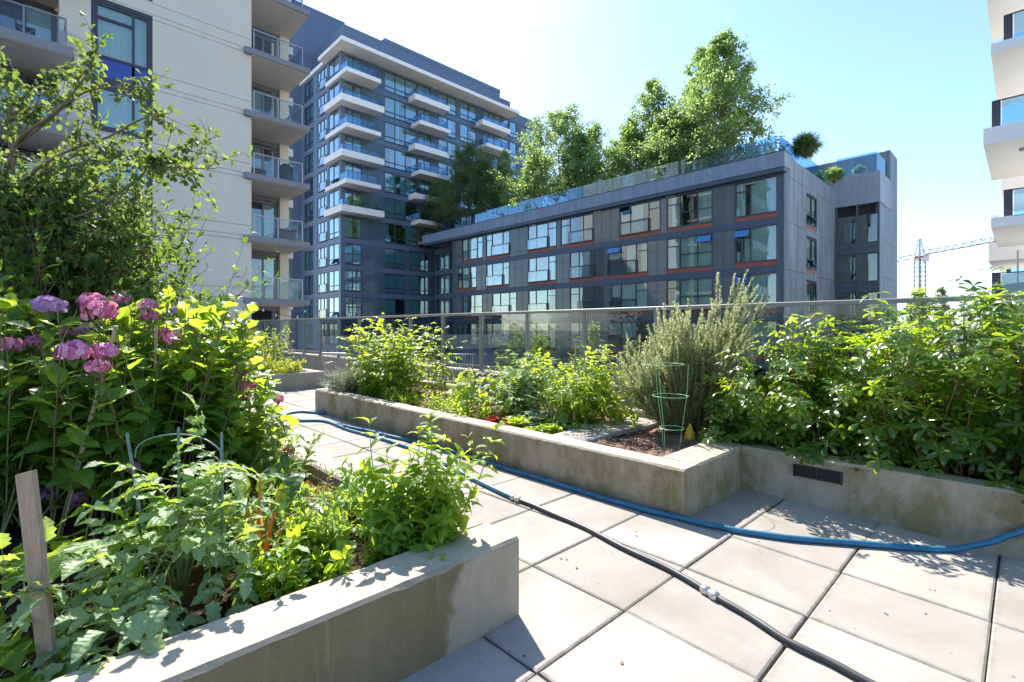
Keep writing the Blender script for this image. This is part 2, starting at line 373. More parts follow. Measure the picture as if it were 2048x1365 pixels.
class LC:
    def __init__(s): s.a = [[], [], [], [], [], [], []]
    def add(s, P, D, N, L, W, droop=.2, v=.5):
        P = np.atleast_2d(P); k = len(P)
        for lst, x in zip(s.a, (P, np.atleast_2d(D), np.atleast_2d(N))):
            lst.append(np.broadcast_to(x, (k, 3)))
        for lst, x in zip(s.a[3:], (L, W, droop, v)):
            lst.append(np.broadcast_to(np.asarray(x, float), (k,)))
    def count(s): return sum(len(x) for x in s.a[0])
    def flush(s, g, tpl, fold=.25, wave=0., m=0, seed=0):
        if not s.a[0]: return g
        P, D, N, L, W, dr, v = [np.concatenate(x) for x in s.a]
        D = nrm(D); Sd = np.cross(D, N); bad = np.linalg.norm(Sd, axis=1) < 1e-3
        Sd[bad] = np.cross(D[bad], [.3, .9, .2]); Sd = nrm(Sd); U = np.cross(Sd, D)
        T, X, F = tpl; r = np.random.default_rng(seed); ph = r.uniform(0, 6.28, len(P))[:, None]
        lo = T[None]*L[:, None]; dd = dr[:, None]
        y = lo*(1-.18*dd*dd*T[None]**2)
        z = -dd*L[:, None]*T[None]**2 + fold*np.abs(X)[None]*W[:, None]
        if wave: z = z + wave*W[:, None]*np.sin(9*T[None]+ph+2*np.sign(X)[None])*np.abs(X)[None]*2
        x = X[None]*W[:, None]
        V = P[:, None]+y[..., None]*D[:, None]+x[..., None]*Sd[:, None]+z[..., None]*U[:, None]
        n, mm = x.shape
        FF = (F[None]+(np.arange(n)*mm)[:, None, None]).reshape(-1, 4)
        lv = np.stack([np.broadcast_to(T, (n, mm)), np.broadcast_to(X, (n, mm)), np.broadcast_to(v[:, None], (n, mm))], -1).reshape(-1, 3)
        return g.add(V.reshape(-1, 3), FF, lv, m)

def shoot(r, base, d, length, n, wob=.1, trop=(0, 0, 0)):
    P = [np.array(base, float)]; d = nrm(np.array(d, float)); st = length/n; tr = np.array(trop, float)
    for i in range(n):
        d = nrm(d+r.normal(0, wob, 3)+tr*st); P.append(P[-1]+d*st)
    return np.array(P)
UP = np.array([0, 0, 1.])
def perp(T):
    a = UP if abs(T[2]) < .9 else np.array([1., 0, 0]); A = nrm(np.cross(T, a)); return A, np.cross(T, A)
def node_leaves(lc, P, r, f0=.25, per=2, ang=60, L=(.1, .14), ratio=.6, droop=(.1, .4), deca=True, tip=.6, vr=(.1, .95), sub=1, upb=.35):
    n = len(P)-1
    for i in range(max(1, int(f0*n)), n+1):
        T = nrm(P[i]-P[i-1]); A, B = perp(T)
        for q in range(sub):
            ph0 = (i*sub+q)*(math.pi/2 if deca else 2.4)+r.uniform(-.25, .25)
            for j in range(per):
                ph = ph0+2*math.pi*j/per; R = math.cos(ph)*A+math.sin(ph)*B
                a = math.radians(ang*(1-.45*(i/n)**3)+r.uniform(-14, 14))
                D = T*math.cos(a)+R*math.sin(a); N = T+UP*upb+r.normal(0, .18, 3)
                l = r.uniform(*L)*(1-(1-tip)*(i/n)**4)
                p = P[i]-T*(q/sub)*np.linalg.norm(P[i]-P[i-1])
                lc.add(p+R*.004, D, N, l, l*ratio*r.uniform(.85, 1.15), r.uniform(*droop), r.uniform(*vr))
def compound(lc, g, r, base, d, length, pairs, L, ratio=.5, droop=.5, stem_m=1, rad=.002, v=(.1, .95), term=1.25, twist=.0):
    n = max(4, pairs+1); P = shoot(r, base, d, length, n, .06, (0, 0, -droop*2.5/length*length*2))
    g.tube(P, np.linspace(rad, rad*.5, len(P)), 4, stem_m, cap=False)
    for i in range(1, n+1):
        T = nrm(P[i]-P[i-1]); A = nrm(np.cross(T, UP)+1e-6); N = nrm(np.cross(A, T))
        if N[2] < 0: N = -N
        if i >= n-pairs+0:
            for s in (-1, 1):
                if i == n: continue
                D = T*.45+A*s*.9+r.normal(0, .1, 3); l = L*r.uniform(.7, 1.05)*(.75+.35*(i/n))
                lc.add(P[i], D, N+r.normal(0, .2, 3), l, l*ratio, r.uniform(.1, .5), r.uniform(*v))
    lc.add(P[-1], T+r.normal(0, .1, 3), N+r.normal(0, .15, 3), L*term, L*term*ratio*1.1, r.uniform(.1, .5), r.uniform(*v))
def catmull(P, k=8):
    P = np.array(P, float); Q = np.vstack([2*P[0]-P[1], P, 2*P[-1]-P[-2]]); out = []
    for i in range(1, len(Q)-2):
        a, b, c, d = Q[i-1:i+3]
        for t in np.linspace(0, 1, k, endpoint=False):
            out.append(.5*((2*b)+(-a+c)*t+(2*a-5*b+4*c-d)*t*t+(-a+3*b-3*c+d)*t**3))
    out.append(Q[-2]); return np.array(out)

def branch_tree(r, base, H, R, trunk_r, n_limb, twigs, h0=.15, lean=(0, 0), env=None, upang=.55, wob=.12, sub_len=.45, tw_n=5, lvar=(.72, 1.12)):
    """tapered trunk, limbs inside an envelope, twigs on the limbs -> (wood tubes, twig polylines)"""
    tubes = []; tw = []
    n = 12; P = [np.array(base, float)]
    for i in range(n):
        P.append(P[-1]+np.array([lean[0]*H/n+r.normal(0, .012*H), lean[1]*H/n+r.normal(0, .012*H), H/n]))
    P = np.array(P); tubes.append((P, trunk_r*(1-np.linspace(0, 1, n+1)*.93)))
    for k in range(n_limb):
        f = h0+(1-h0)*((k+r.uniform(0, 1))/n_limb)**.9; f = min(f, .985)
        i = f*n; i0 = min(int(i), n-1); p = P[i0]+(P[i0+1]-P[i0])*(i-i0)
        e = env(f) if env else (1-f)**.7
        L = R*max(.08, e)*r.uniform(*lvar); ph = k*2.4+r.uniform(-.5, .5)
        d = np.array([math.cos(ph), math.sin(ph), upang+.5*f+r.normal(0, .12)])
        B = shoot(r, p, d, L*1.1, 7, wob, (0, 0, .05)); tubes.append((B, trunk_r*(1-f*.8)*.34*np.linspace(1, .2, 8)))
        for j in range(max(2, int(twigs*min(1., .2+1.1*L/R)))):
            u = r.uniform(.18, 1.); q = u*7; q0 = min(int(q), 6); bp = B[q0]+(B[q0+1]-B[q0])*(q-q0)
            T = nrm(B[q0+1]-B[q0]); d2 = T*.8+r.normal(0, .65, 3)+UP*.15
            tl = L*sub_len*(1.15-u*.6)*r.uniform(.6, 1.2)+.12*R*.5
            Q = shoot(r, bp, d2, tl, tw_n, wob*1.4, (0, 0, -.05)); tw.append(Q)
    return tubes, tw
def twig_leaves(lc, r, tw, per, L, ratio, jit, droop=(0, .4), upb=.8, vr=(.05, .95)):
    for Q in tw:
        k = per; u = r.uniform(.12, 1., k)*(len(Q)-1); i = np.minimum(u.astype(int), len(Q)-2)
        p = Q[i]+(Q[i+1]-Q[i])*(u-i)[:, None]+r.normal(0, jit, (k, 3)); T = nrm(Q[i+1]-Q[i])
        D = T*.6+r.normal(0, .75, (k, 3))+np.array([0, 0, -.15]); N = UP*upb+r.normal(0, .55, (k, 3))
        l = r.uniform(*L, k); base_v = r.uniform(*vr)
        lc.add(p, D, N, l, l*ratio, r.uniform(*droop, k), np.clip(base_v+r.normal(0, .16, k), 0, 1))
def make_tree(name, label, cat, r, base, H, R, trunk_r, n_limb, twigs, per, L, ratio, jit, lm, tpl=T_SIMPLE, group=None, wood='bark', minr=.004, **kw):
    t = thing(name, label, cat, base, group)
    tubes, tw = branch_tree(r, base, H, R, trunk_r, n_limb, twigs, **kw)
    g = G()
    for i, (P, rr) in enumerate(tubes): g.tube(P, np.maximum(rr, minr), 7 if i == 0 else 5, 0)
    for Q in tw: g.tube(Q, np.linspace(minr, minr*.5, len(Q)), 3, 0, cap=False)
    g.obj('trunk', M[wood], t, smooth=True)
    lc = LC(); twig_leaves(lc, r, tw, per, L, ratio, jit); g2 = G(); lc.flush(g2, tpl, .2); g2.obj('crown', M[lm], t)
    return t
# ================================================================== ground, deck, planters, railing
SL = .03
def dz(y): return -SL*max(0., 1.5-y)
g = G(); g.add([(-900, -900, -6.0), (2500, -900, -6.0), (2500, 2500, -6.0), (-900, 2500, -6.0)], [(0, 1, 2, 3)]); struct(g.obj('ground', M['ground'], loc=(0, 0, -6)))
g = G(); g.add([(90, -900, -5.996), (110, -900, -5.996), (110, 1500, -5.996), (90, 1500, -5.996)], [(0, 1, 2, 3)]); struct(g.obj('road', M['asphalt'], loc=(90, 0, -5.996)))
g = G(); g.box(-14, 5.9, -10, 26, -5.99, -.06); struct(g.obj('terrace_deck', M['joint']))
# pavers: every slab a little out of true, real open joints
R = np.random.default_rng(5); g = G(); PS = .6065; gap = .0045
for i in range(-18, 8):
    for j in range(-14, 40):
        x0 = 1.41+.61*i; y0 = .112+PS*j
        if x0 > 5.2 or y0 > 24: continue
        a = R.normal(0, .0018); b = R.normal(0, .0018); dx = R.normal(0, .0025); dy = R.normal(0, .0025); v = R.uniform(0, 1); c = .008
        X0, X1, Y0, Y1 = x0+gap+dx, x0+.61-gap+dx, y0+gap+dy, y0+PS-gap+dy
        def z(x, y, e): return dz(y)+a*(x-x0-.3)+b*(y-y0-.3)+e
        V = []
        for (e, ins) in ((-.045, 0), (-.005, 0), (0, c), (.0004, .04)):
            for (x, y) in ((X0+ins, Y0+ins), (X1-ins, Y0+ins), (X1-ins, Y1-ins), (X0+ins, Y1-ins)): V.append((x, y, z(x, y, e)))
        F = [(12, 13, 14, 15)]
        for q in (0, 4, 8):
            for k in range(4): F.append((q+k, q+(k+1) % 4, q+4+(k+1) % 4, q+4+k))
        g.add(V, F, np.array([[1., 0, v]]*12+[[0, 0, v]]*4))
struct(g.obj('paving', M['paver'], loc=(0, 0, 0)))

def wall_mesh(g, x0, x1, y0, y1, z0, z1, r, b=.012, n=40):
    """cast wall: long faces subdivided so the arris can be chipped and wavy"""
    alongx = (x1-x0) > (y1-y0); L = (x1-x0) if alongx else (y1-y0); W = (y1-y0) if alongx else (x1-x0)
    n = max(4, int(L/.06)); prof = [(0, z0), (0, z1-b), (b, z1), (W*.5, z1+.001), (W-b, z1), (W, z1-b), (W, z0)]
    V = []
    for i in range(n+1):
        u = L*i/n
        c1, c2 = abs(r.normal(0, .0025)), abs(r.normal(0, .0025))
        if r.uniform() < .08: c1 += r.uniform(.002, .009)
        for k, (w, zz) in enumerate(prof):
            w2 = w; z2 = zz
            if k == 1: z2 -= c1*1.5
            if k == 2: w2 += c1
            if k == 4: w2 -= c2
            if k == 5: z2 -= c2*1.5
            V.append((x0+u, y0+w2, z2) if alongx else (x1-w2, y0+u, z2))
    m = len(prof); F = []
    for i in range(n):
        for k in range(m-1): F.append((i*m+k+1, i*m+k, (i+1)*m+k, (i+1)*m+k+1))
    V = np.array(V); g.add(V, F)
    cap = [tuple(range(m)), tuple(range(n*m+m-1, n*m-1, -1))]
    c0 = V[:m].mean(0); c1 = V[-m:].mean(0)
    g.add(np.vstack([V[:m], c0]), [(k, (k+1) % m, m) for k in range(m)]); g.add(np.vstack([V[-m:], c1]), [((k+1) % m, k, m) for k in range(m)])
R = np.random.default_rng(11)
ZT = .362
# planter A: front wall, right wall
ta = thing('concrete_planter', 'low concrete planter with olive stained front wall nearest the camera, holding hydrangea and tomatoes', 'planter', (1.5, 1.75, 0))
g = G(); wall_mesh(g, -5, 1.63, 1.646, 1.89, -.05, ZT, R); g.obj('front_wall', M['conA'], ta)
g = G(); wall_mesh(g, 1.43, 1.628, 1.892, 9.2, -.05, ZT-.002, R); g.obj('side_wall', M['con'], ta)
# planter B
tb = thing('concrete_planter', 'long concrete planter with vegetables and rosemary beside the blue hose', 'planter', (3.4, 1.8, 0))
g = G(); wall_mesh(g, 3.25, 3.46, 1.65, 7.95, -.05, .352, R); g.obj('front_wall', M['conB'], tb)
g = G(); wall_mesh(g, 3.462, 4.33, 1.648, 1.95, -.05, .350, R); g.obj('end_wall', M['conB'], tb)
g = G(); wall_mesh(g, 3.462, 5.05, 7.75, 7.952, -.05, .350, R); g.obj('far_wall', M['conB'], tb)
g = G(); wall_mesh(g, 4.93, 5.05, 1.2, 7.748, -.05, .40, R); g.obj('back_wall', M['con'], tb)
# planter C
tc = thing('concrete_planter', 'concrete planter with a black vent grille under the clipped hedge', 'planter', (4.35, 0, 0))
g = G(); wall_mesh(g, 4.25, 4.45, -6.5, 1.645, -.25, .352, R); g.obj('front_wall', M['conB'], tc)
vy0, vy1 = 1.36, .98
g = G(); g.box(4.235, 4.25, .93, 1.25, .195, .285)
for k in range(6): g.box(4.222, 4.236, .945, 1.235, .205+k*.0125, .211+k*.0125)
g.box(4.218, 4.236, .93, .94, .195, .285); g.box(4.218, 4.236, 1.24, 1.25, .195, .285); g.box(4.218, 4.236, 1.085, 1.095, .2, .28)
g.obj('vent_grille', M['black'], tc)
# planter D
td = thing('concrete_planter', 'far concrete planter holding yellow green shrubs and orange flowers', 'planter', (3.4, 11.1, 0))
g = G(); wall_mesh(g, 1.9, 4.7, 10.95, 11.15, -.05, .36, R); wall_mesh(g, 4.50, 4.70, 11.152, 14, -.05, .358, R); g.obj('wall', M['con'], td)
# soil sheets, lumpy
def soil(name, mt, x0, x1, y0, y1, z, amp, label, seed, step=.05):
    r = np.random.default_rng(seed); nx = max(2, int((x1-x0)/step)); ny = max(2, int((y1-y0)/step))
    X, Y = np.meshgrid(np.linspace(x0, x1, nx+1), np.linspace(y0, y1, ny+1), indexing='ij')
    Z = np.full(X.shape, z)+r.normal(0, amp*.35, X.shape)
    for k in range(10):
        a, b, p = r.uniform(2, 9), r.uniform(2, 9), r.uniform(0, 6); Z += amp*.3*np.sin(a*X+b*Y*r.choice([-1, 1])+p)
    V = np.stack([X, Y, Z], -1).reshape(-1, 3); m = ny+1
    F = [(i*m+j, (i+1)*m+j, (i+1)*m+j+1, i*m+j+1) for i in range(nx) for j in range(ny)]
    g = G(); g.add(V, F)
    for k in range(int((x1-x0)*(y1-y0)*60)):      # clods and bark chips
        c = np.array([r.uniform(x0+.03, x1-.03), r.uniform(y0+.03, y1-.03), z+amp*.6]); s = r.uniform(.006, .02)
        d = nrm(r.normal(0, 1, 3)*[1, 1, .4]); e = nrm(np.cross(d, r.normal(0, 1, 3))); f = np.cross(d, e)
        Q = [c+d*s*a+e*s*.6*b+f*s*.4*cc for a in (-1, 1) for b in (-1, 1) for cc in (-1, 1)]
        g.add(Q, [(0, 1, 3, 2), (4, 6, 7, 5), (0, 4, 5, 1), (2, 3, 7, 6), (0, 2, 6, 4), (1, 5, 7, 3)])
    return stuff(g.obj(name, M[mt]), label, 'soil')
soil('soil', 'soil', -2.2, 1.43, 1.89, 9, .23, .02, 'dark bare soil and bark in the near planter', 1)
soil('soil', 'mulch', 3.46, 4.93, 1.95, 7.75, .285, .014, 'reddish brown mulch in the long vegetable planter', 2)
soil('soil', 'soil', 4.45, 5.55, -5, 1.6, .25, .02, 'shaded soil under the clipped hedge', 3)
soil('soil', 'soil', 1.9, 4.5, 11.15, 14, .3, .02, 'soil in the far flower planter', 4, .15)
# light patch of sandy mulch in planter A
soil('soil', 'mulch', .75, 1.43, 2.55, 3.55, .247, .012, 'dry pale mulch between chard and bronze groundcover', 6)

# stepping slabs across the bed
for k, (x, y, w, d, rz) in enumerate([(3.72, 2.93, .46, .40, 4), (4.22, 2.96, .46, .40, -3), (4.70, 2.92, .42, .40, 2), (4.62, 5.25, .42, .42, 8)]):
    g = G(); g.bbox(-w/2, w/2, -d/2, d/2, 0, .045, .006, v=R.uniform(.2, .9)); o = g.obj('stepping_slab', M['paver'], loc=(0, 0, 0))
    o.location = (x, y, .285); o.rotation_euler = (0, 0, math.radians(rz))
    tag(o, ['square stepping slab by the planter front wall beside the bare mulch', 'middle stepping slab in the row crossing the mulch bed', 'stepping slab at the low back wall near the rosemary', 'lone stepping slab between the raspberry and the beans'][k], 'paving slab', 'stepping slabs in the vegetable bed')

# ---------------------------------------------------------------- glass railing
RX = 5.7; RZ = CAM_H+.0475*RX
cu = thing('parapet_wall', 'low concrete parapet with pale coping carrying the glass railing', 'wall', (RX, 0, -.2))
g = G(); g.box(5.56, 5.86, -9, 19.6, -.2, .53); g.bbox(5.53, 5.89, -9.02, 19.63, .53, .575, .008); g.obj('coping', M['con'], cu)
tr = thing('glass_railing', 'bronze grey railing with dusty glass panels along the terrace edge', 'railing', (RX, 5, .575))
g = G(); g.bbox(RX-.045, RX+.045, -9, 19.45, RZ-.045, RZ, .008); g.obj('top_rail', M['rail'], tr)
g = G(); g.box(RX-.02, RX+.02, -9, 19.4, .625, .67); g.obj('bottom_rail', M['rail'], tr)
ys = [4.41+1.147*k for k in range(-11, 14)]
for y in ys:
    g = G(); g.box(RX-.03, RX+.03, y-.024, y+.024, .576, RZ-.045); g.box(RX-.06, RX+.06, y-.05, y+.05, .576, .586); g.obj('post', M['rail'], tr)
for a, b in zip(ys[:-1], ys[1:]):
    g = G(); g.box(RX-.006, RX+.006, a+.03, b-.03, .672, RZ-.05); g.obj('glass_panel', M['railglass'], tr)
# return of the railing at the far end
t2 = thing('glass_railing', 'short dark end railing closing the terrace beside the beige building', 'railing', (5.0, 19.6, 0))
g = G(); g.box(4.1, 5.75, 19.56, 19.62, RZ+.0, RZ+.045); g.obj('top_rail', M['fascia'], t2); g = G(); g.box(4.1, 5.75, 19.57, 19.61, .62, .66); g.obj('bottom_rail', M['fascia'], t2)
for x in (4.12, 4.7, 5.3, 5.72):
    g = G(); g.box(x-.03, x+.03, 19.56, 19.62, 0, RZ); g.obj('post', M['fascia'], t2)
for a, b in ((4.15, 4.67), (4.73, 5.27), (5.33, 5.69)):
    g = G(); g.box(a, b, 19.585, 19.595, .66, RZ); g.obj('glass_panel', M['railglass'], t2)

# ---------------------------------------------------------------- hoses
def hose_path(pts, r):
    P = []
    for p in pts:
        px, py = p[:2]; z = p[2] if len(p) > 2 else r
        w = on_z(px, py, z); w = on_z(px, py, z+dz(w[1])) if len(p) < 3 else w
        P.append(w)
    return catmull(P, 10)
rb = .0195
th = thing('garden_hose', 'blue hose running along the long planter and up the right wall', 'hose', tuple(on_z(1450, 1055)))
P = hose_path([(632, 826), (598, 824), (574, 829), (571, 835), (592, 840), (640, 841), (690, 853), (760, 868), (870, 893), (960, 921), (1080, 958), (1200, 995), (1330, 1029), (1450, 1057), (1580, 1076), (1720, 1088), (1830, 1096), (1900, 1099)], rb)
P2 = np.array([[3.98, .42, rb-.02], [4.15, .13, .06], [4.215, -.02, .17], [4.24, -.2, .30], [4.35, -.4, .40], [4.5, -.6, .36]])
P = np.vstack([P[:-10], catmull(np.vstack([P[-11], P[-1], P2[1:]]), 10)[1:]])
tt_ = np.arange(len(P)); P[:-22] += np.stack([.006*np.sin(tt_*.31)+.004*np.sin(tt_*.83+1), .006*np.cos(tt_*.27+2)+.003*np.sin(tt_*.9), 0*tt_], 1)[:-22]
g = G(); g.tube(P, rb*(1+.035*np.sin(tt_*.6)), 10); g.obj('tube', M['bluehose'], th, smooth=True)
a, b = P[1], P[0]; d = nrm(b-a); g = G(); q = b+d*.02
g.tube(np.array([b-d*.03, b+d*.03, b+d*.12, b+d*.16]), [.022, .024, .017, .022], 10); g.tube(np.array([b+d*.02+UP*.02, b+d*.06+UP*.045, b+d*.13+UP*.05]), .006, 6); g.obj('nozzle', M['bluehose'], th, smooth=True)
th = thing('garden_hose', 'hose turning from blue to black across the middle of the paving', 'hose', tuple(on_z(1190, 1070)))
Pb = hose_path([(597, 842), (650, 843), (700, 861), (770, 880), (860, 912), (930, 950), (985, 977), (1026, 996)], rb)
g = G(); g.tube(Pb, rb*.95, 10); g.obj('blue_tube', M['bluehose'], th, smooth=True)
Pk = hose_path([(1026, 996), (1080, 1017), (1150, 1047), (1230, 1087), (1320, 1130), (1410, 1180), (1490, 1228), (1570, 1278), (1660, 1325), (1760, 1375), (1900, 1440)], .017)
tt_ = np.arange(len(Pk)); Pk = Pk+np.stack([.005*np.sin(tt_*.33), .005*np.cos(tt_*.29+1), 0*tt_], 1)*np.minimum(1, tt_/12.)[:, None]
g = G(); g.tube(Pk, .0158*(1+.04*np.sin(tt_*.7)), 10); g.obj('black_tube', M['blackhose'], th, smooth=True)
for (px, py) in ((1026, 996), (1411, 1181)):
    i = np.argmin(np.linalg.norm(Pk-on_z(px, py, .017), axis=1)); i = min(max(i, 1), len(Pk)-2); d = nrm(Pk[i+1]-Pk[i-1]); c = Pk[i]
    s = .55 if px == 1124 else 1
    g = G(); g.tube(np.array([c-d*.05*s, c-d*.042*s, c-d*.04*s, c-d*.012*s, c-d*.01*s, c+d*.012*s, c+d*.014*s, c+d*.04*s, c+d*.043*s, c+d*.05*s]), [.018, .023, .025, .025, .020, .020, .0265, .0265, .024, .018], 10)
    g.obj('coupling', M['brass'], th, smooth=True)

# ---------------------------------------------------------------- small garden hardware
w = thing('wooden_stake', 'flat grey weathered wooden stake standing at the near wall', 'stake', (.035, 2.1, .3))
b0 = at_t(97, 1330, 1.56); t0 = at_t(52, 945, 1.56); ax = nrm(t0-b0); sd = nrm(np.cross(ax, -FWD)); fw = np.cross(sd, ax)
g = G(); hw = .0265
V = [p+sd*hw*s+fw*.009*f for p in (b0-ax*.1, t0) for s, f in ((-1, -1), (1, -1), (1, 1), (-1, 1))]
V[4] = V[4]-ax*.004; V[5] = V[5]+ax*.004; V[6] = V[6]+ax*.004; V[7] = V[7]-ax*.004
g.add(V, [(3, 2, 1, 0), (4, 5, 6, 7), (0, 1, 5, 4), (1, 2, 6, 5), (2, 3, 7, 6), (3, 0, 4, 7)]); bpy.data.objects.remove(w)
tag(g.obj('wooden_stake', M['woodgrey']), 'flat grey weathered wooden stake standing at the near planter wall', 'stake')
def cane(p0, p1, r, mt, name, label, cat, group=None):
    g = G(); n = 12; P = np.array([p0+(p1-p0)*t for t in np.linspace(0, 1, n*3)]); rr = np.array([r*(1.18 if i % 5 == 0 else 1.)*(1-.2*i/len(P)) for i in range(len(P))])
    g.tube(P, rr, 8); tag(g.obj(name, M[mt], smooth=True), label, cat, group)
cane(at_t(118, 1075, 2.62), at_t(232, 652, 2.66), .0115, 'bamboo', 'bamboo_cane', 'leaning bamboo cane in front of the big pink flower heads', 'cane')
cane(at_t(302, 1010, 3.05), at_t(313, 652, 3.0), .0105, 'bamboo', 'bamboo_cane', 'upright bamboo cane deep inside the hydrangea', 'cane')
cg = thing('plant_support', 'three grey green poles with a wire arch around the tomato plant', 'plant support', (.42, 2.45, .23))
for (bx, by, tx, ty, t) in ((297, 1130, 254, 869, 2.02), (358, 1130, 357, 858, 2.06), (447, 1183, 443, 868, 2.05)):
    g = G(); a = at_t(bx, by, t); b = at_t(tx, ty, t); g.tube(np.array([a+(a-b)*.1, a, b, b+nrm(b-a)*.006]), [.0055, .0055, .0055, .003], 8); g.obj('pole', M['greenpole'], cg, smooth=True)
g = G(); g.tube(catmull([at_t(270, 915, 2.0), at_t(276, 893, 2.0), at_t(305, 876, 2.02), at_t(357, 869, 2.06), at_t(405, 877, 2.06), at_t(437, 898, 2.05), at_t(441, 912, 2.05)], 8), .003, 6); g.obj('wire_arch', M['greenpole'], cg, smooth=True)
# tomato cage (green wire)
cgx, cgy = 4.0, 2.16
cg = thing('tomato_cage', 'bright green wire tomato cage over the bare mulch', 'plant cage', (cgx, cgy, .28))
def ring(c, r, wire, n=28, ph=0., sq=1.):
    a = np.linspace(0, 2*math.pi, n+1)+ph; P = np.stack([c[0]+r*np.cos(a), c[1]+r*sq*np.sin(a), np.full(n+1, c[2])], 1); return P
for z, r, ox, oy in ((1.02, .18, -.02, .06), (.745, .15, 0, 0), (.465, .105, .01, -.01)):
    g = G(); g.tube(ring((cgx+ox, cgy+oy, z), r, 0), 00.0021, 6, cap=False); g.obj('ring', M['greenwire'], cg, smooth=True)
for a in (-.7, 1.3, 3.1):
    g = G(); g.tube(np.array([[cgx+r*math.cos(a)+o, cgy+r*math.sin(a), z] for z, r, o in ((.22, .075, 0), (.465, .105, .01), (.745, .15, 0), (1.02, .17, -.01))]), 00.0021, 6); g.obj('leg', M['greenwire'], cg, smooth=True)
# yellow ornament
c = (4.45, 2.2, .275); g = G()
g.lathe(c, [(.0, 0), (.045, .002), (.052, .02), (.05, .05), (.046, .058), (.047, .07), (.040, .088), (.036, .093), (.034, .105), (.022, .125), (.014, .142), (.008, .158), (0, .164)], 18)
V = g.V[0]; rr = np.random.default_rng(2); V += np.stack([.003*np.sin(V[:, 2]*160+V[:, 1]*90), .003*np.cos(V[:, 2]*120+V[:, 0]*90), 0*V[:, 0]], 1)
tag(g.obj('garden_ornament', M['yellow'], smooth=True), 'small yellow cone shaped ornament at the foot of the rosemary', 'ornament')
cane(np.array([4.1, 3.32, .28]), np.array([4.11, 3.30, 1.165]), .012, 'woodgrey', 'wooden_stake', 'thin wooden stake standing in the tomato plants by the rail', 'stake')
# seed tag
g = G(); c = at_t(606, 1136, 2.02); u = nrm(RGT*.8+FWD*.25); v = nrm(UP*.95+u*.35)
def slab(g, c, u, v, w, h, t, m=0):
    n = np.cross(u, v); V = [c+u*w*a+v*h*b+n*t*k for k in (-.5, .5) for a, b in ((-.5, -.5), (.5, -.5), (.5, .5), (-.5, .5))]
    g.add(V, [(3, 2, 1, 0), (4, 5, 6, 7), (0, 1, 5, 4), (1, 2, 6, 5), (2, 3, 7, 6), (3, 0, 4, 7)], None, m)
slab(g, c, u, v, .032, .07, .0012, 0); n = np.cross(u, v); n = n if np.dot(n, FWD) < 0 else -n
slab(g, c+n*.0012+v*.010, u, v, .024, .040, .0008, 1); slab(g, c+n*.002+v*.012, u, v, .015, .014, .0008, 2)
tag(g.obj('plant_tag', [M['tagm'], M['tagg'], M['yellow']]), 'small green and white plant tag with a yellow picture on the near wall', 'plant tag')
# wire edging arcs along the inner face of planter A side wall
we = thing('wire_edging', 'low looped rusty wire edging beside the path wall', 'edging', (1.40, 3.7, .25))
g = G()
for k in range(15):
    y = 3.05+k*.085; a = np.linspace(0, math.pi, 9); P = np.stack([np.full(9, 1.405), y-.062*np.cos(a), .365+.055*np.sin(a)], 1)
    P = np.vstack([[1.405, y-.062, .24], P, [1.405, y+.062, .24]]); g.tube(P, .0017, 5)
g.tube(np.array([[1.403, 2.98, .30], [1.403, 4.3, .30]]), .0017, 5); g.obj('wire', M['wire'], we)
wc = thing('wire_cage', 'thin rusty wire cage standing at the path side of hydrangea', 'plant cage', (1.28, 3.75, .25))
for z, r in ((.30, .07), (.50, .085), (.68, .095)):
    g = G(); g.tube(ring((1.30, 3.75, z), r, 0), .0018, 5, cap=False); g.obj('ring', M['wire'], wc)
for a in (0.4, 2.5, 4.6):
    g = G(); g.tube(np.array([[1.30+r*math.cos(a), 3.75+r*math.sin(a), z] for z, r in ((.22, .06), (.68, .095))]), .0018, 5); g.obj('leg', M['wire'], wc)
# garden chairs by the rail
def chair(name, label, x, y, rz):
    t = thing(name, label, 'chair', (x, y, 0), 'metal garden chairs on the terrace'); c, s = math.cos(rz), math.sin(rz)
    def W(p): p = np.atleast_2d(np.array(p, float)); return np.stack([x+c*p[:, 0]-s*p[:, 1], y+s*p[:, 0]+c*p[:, 1], p[:, 2]], 1)
    g = G()
    for k in range(9): g.tube(W([(-.22+.055*k, -.22, .43), (-.22+.055*k, .22, .42)]), .007, 4)
    g.tube(W([(-.24, -.23, .43), (.24, -.23, .43), (.24, .23, .42), (-.24, .23, .42), (-.24, -.23, .43)]), .012, 6); g.obj('seat', M['metal'], t)
    g = G()
    for k in range(9): g.tube(W([(-.2+.05*k, .23, .46), (-.2+.05*k, .32, .84)]), .006, 4)
    g.tube(W([(-.24, .22, .43), (-.24, .33, .86), (.24, .33, .86), (.24, .22, .43)]), .013, 6); g.obj('backrest', M['metal'], t)
    for sx in (-1, 1):
        g = G(); g.tube(W(catmull([(sx*.25, -.22, .43), (sx*.27, -.22, .6), (sx*.27, -.1, .66), (sx*.27, .15, .65), (sx*.25, .29, .68)], 5)), .011, 6); g.obj('armrest', M['metal'], t, smooth=True)
        for sy in (-.22, .2):
            g = G(); g.tube(W([(sx*.23, sy, .43), (sx*.25, sy*1.15, 0)]), .011, 6); g.obj('leg', M['metal'], t)
chair('garden_chair', 'grey metal garden chair behind the lavender end of the long planter', 4.35, 9.3, 2.2)
chair('garden_chair', 'grey metal garden chair between the raspberry bush and the glass railing', 5.28, 6.9, -.9)
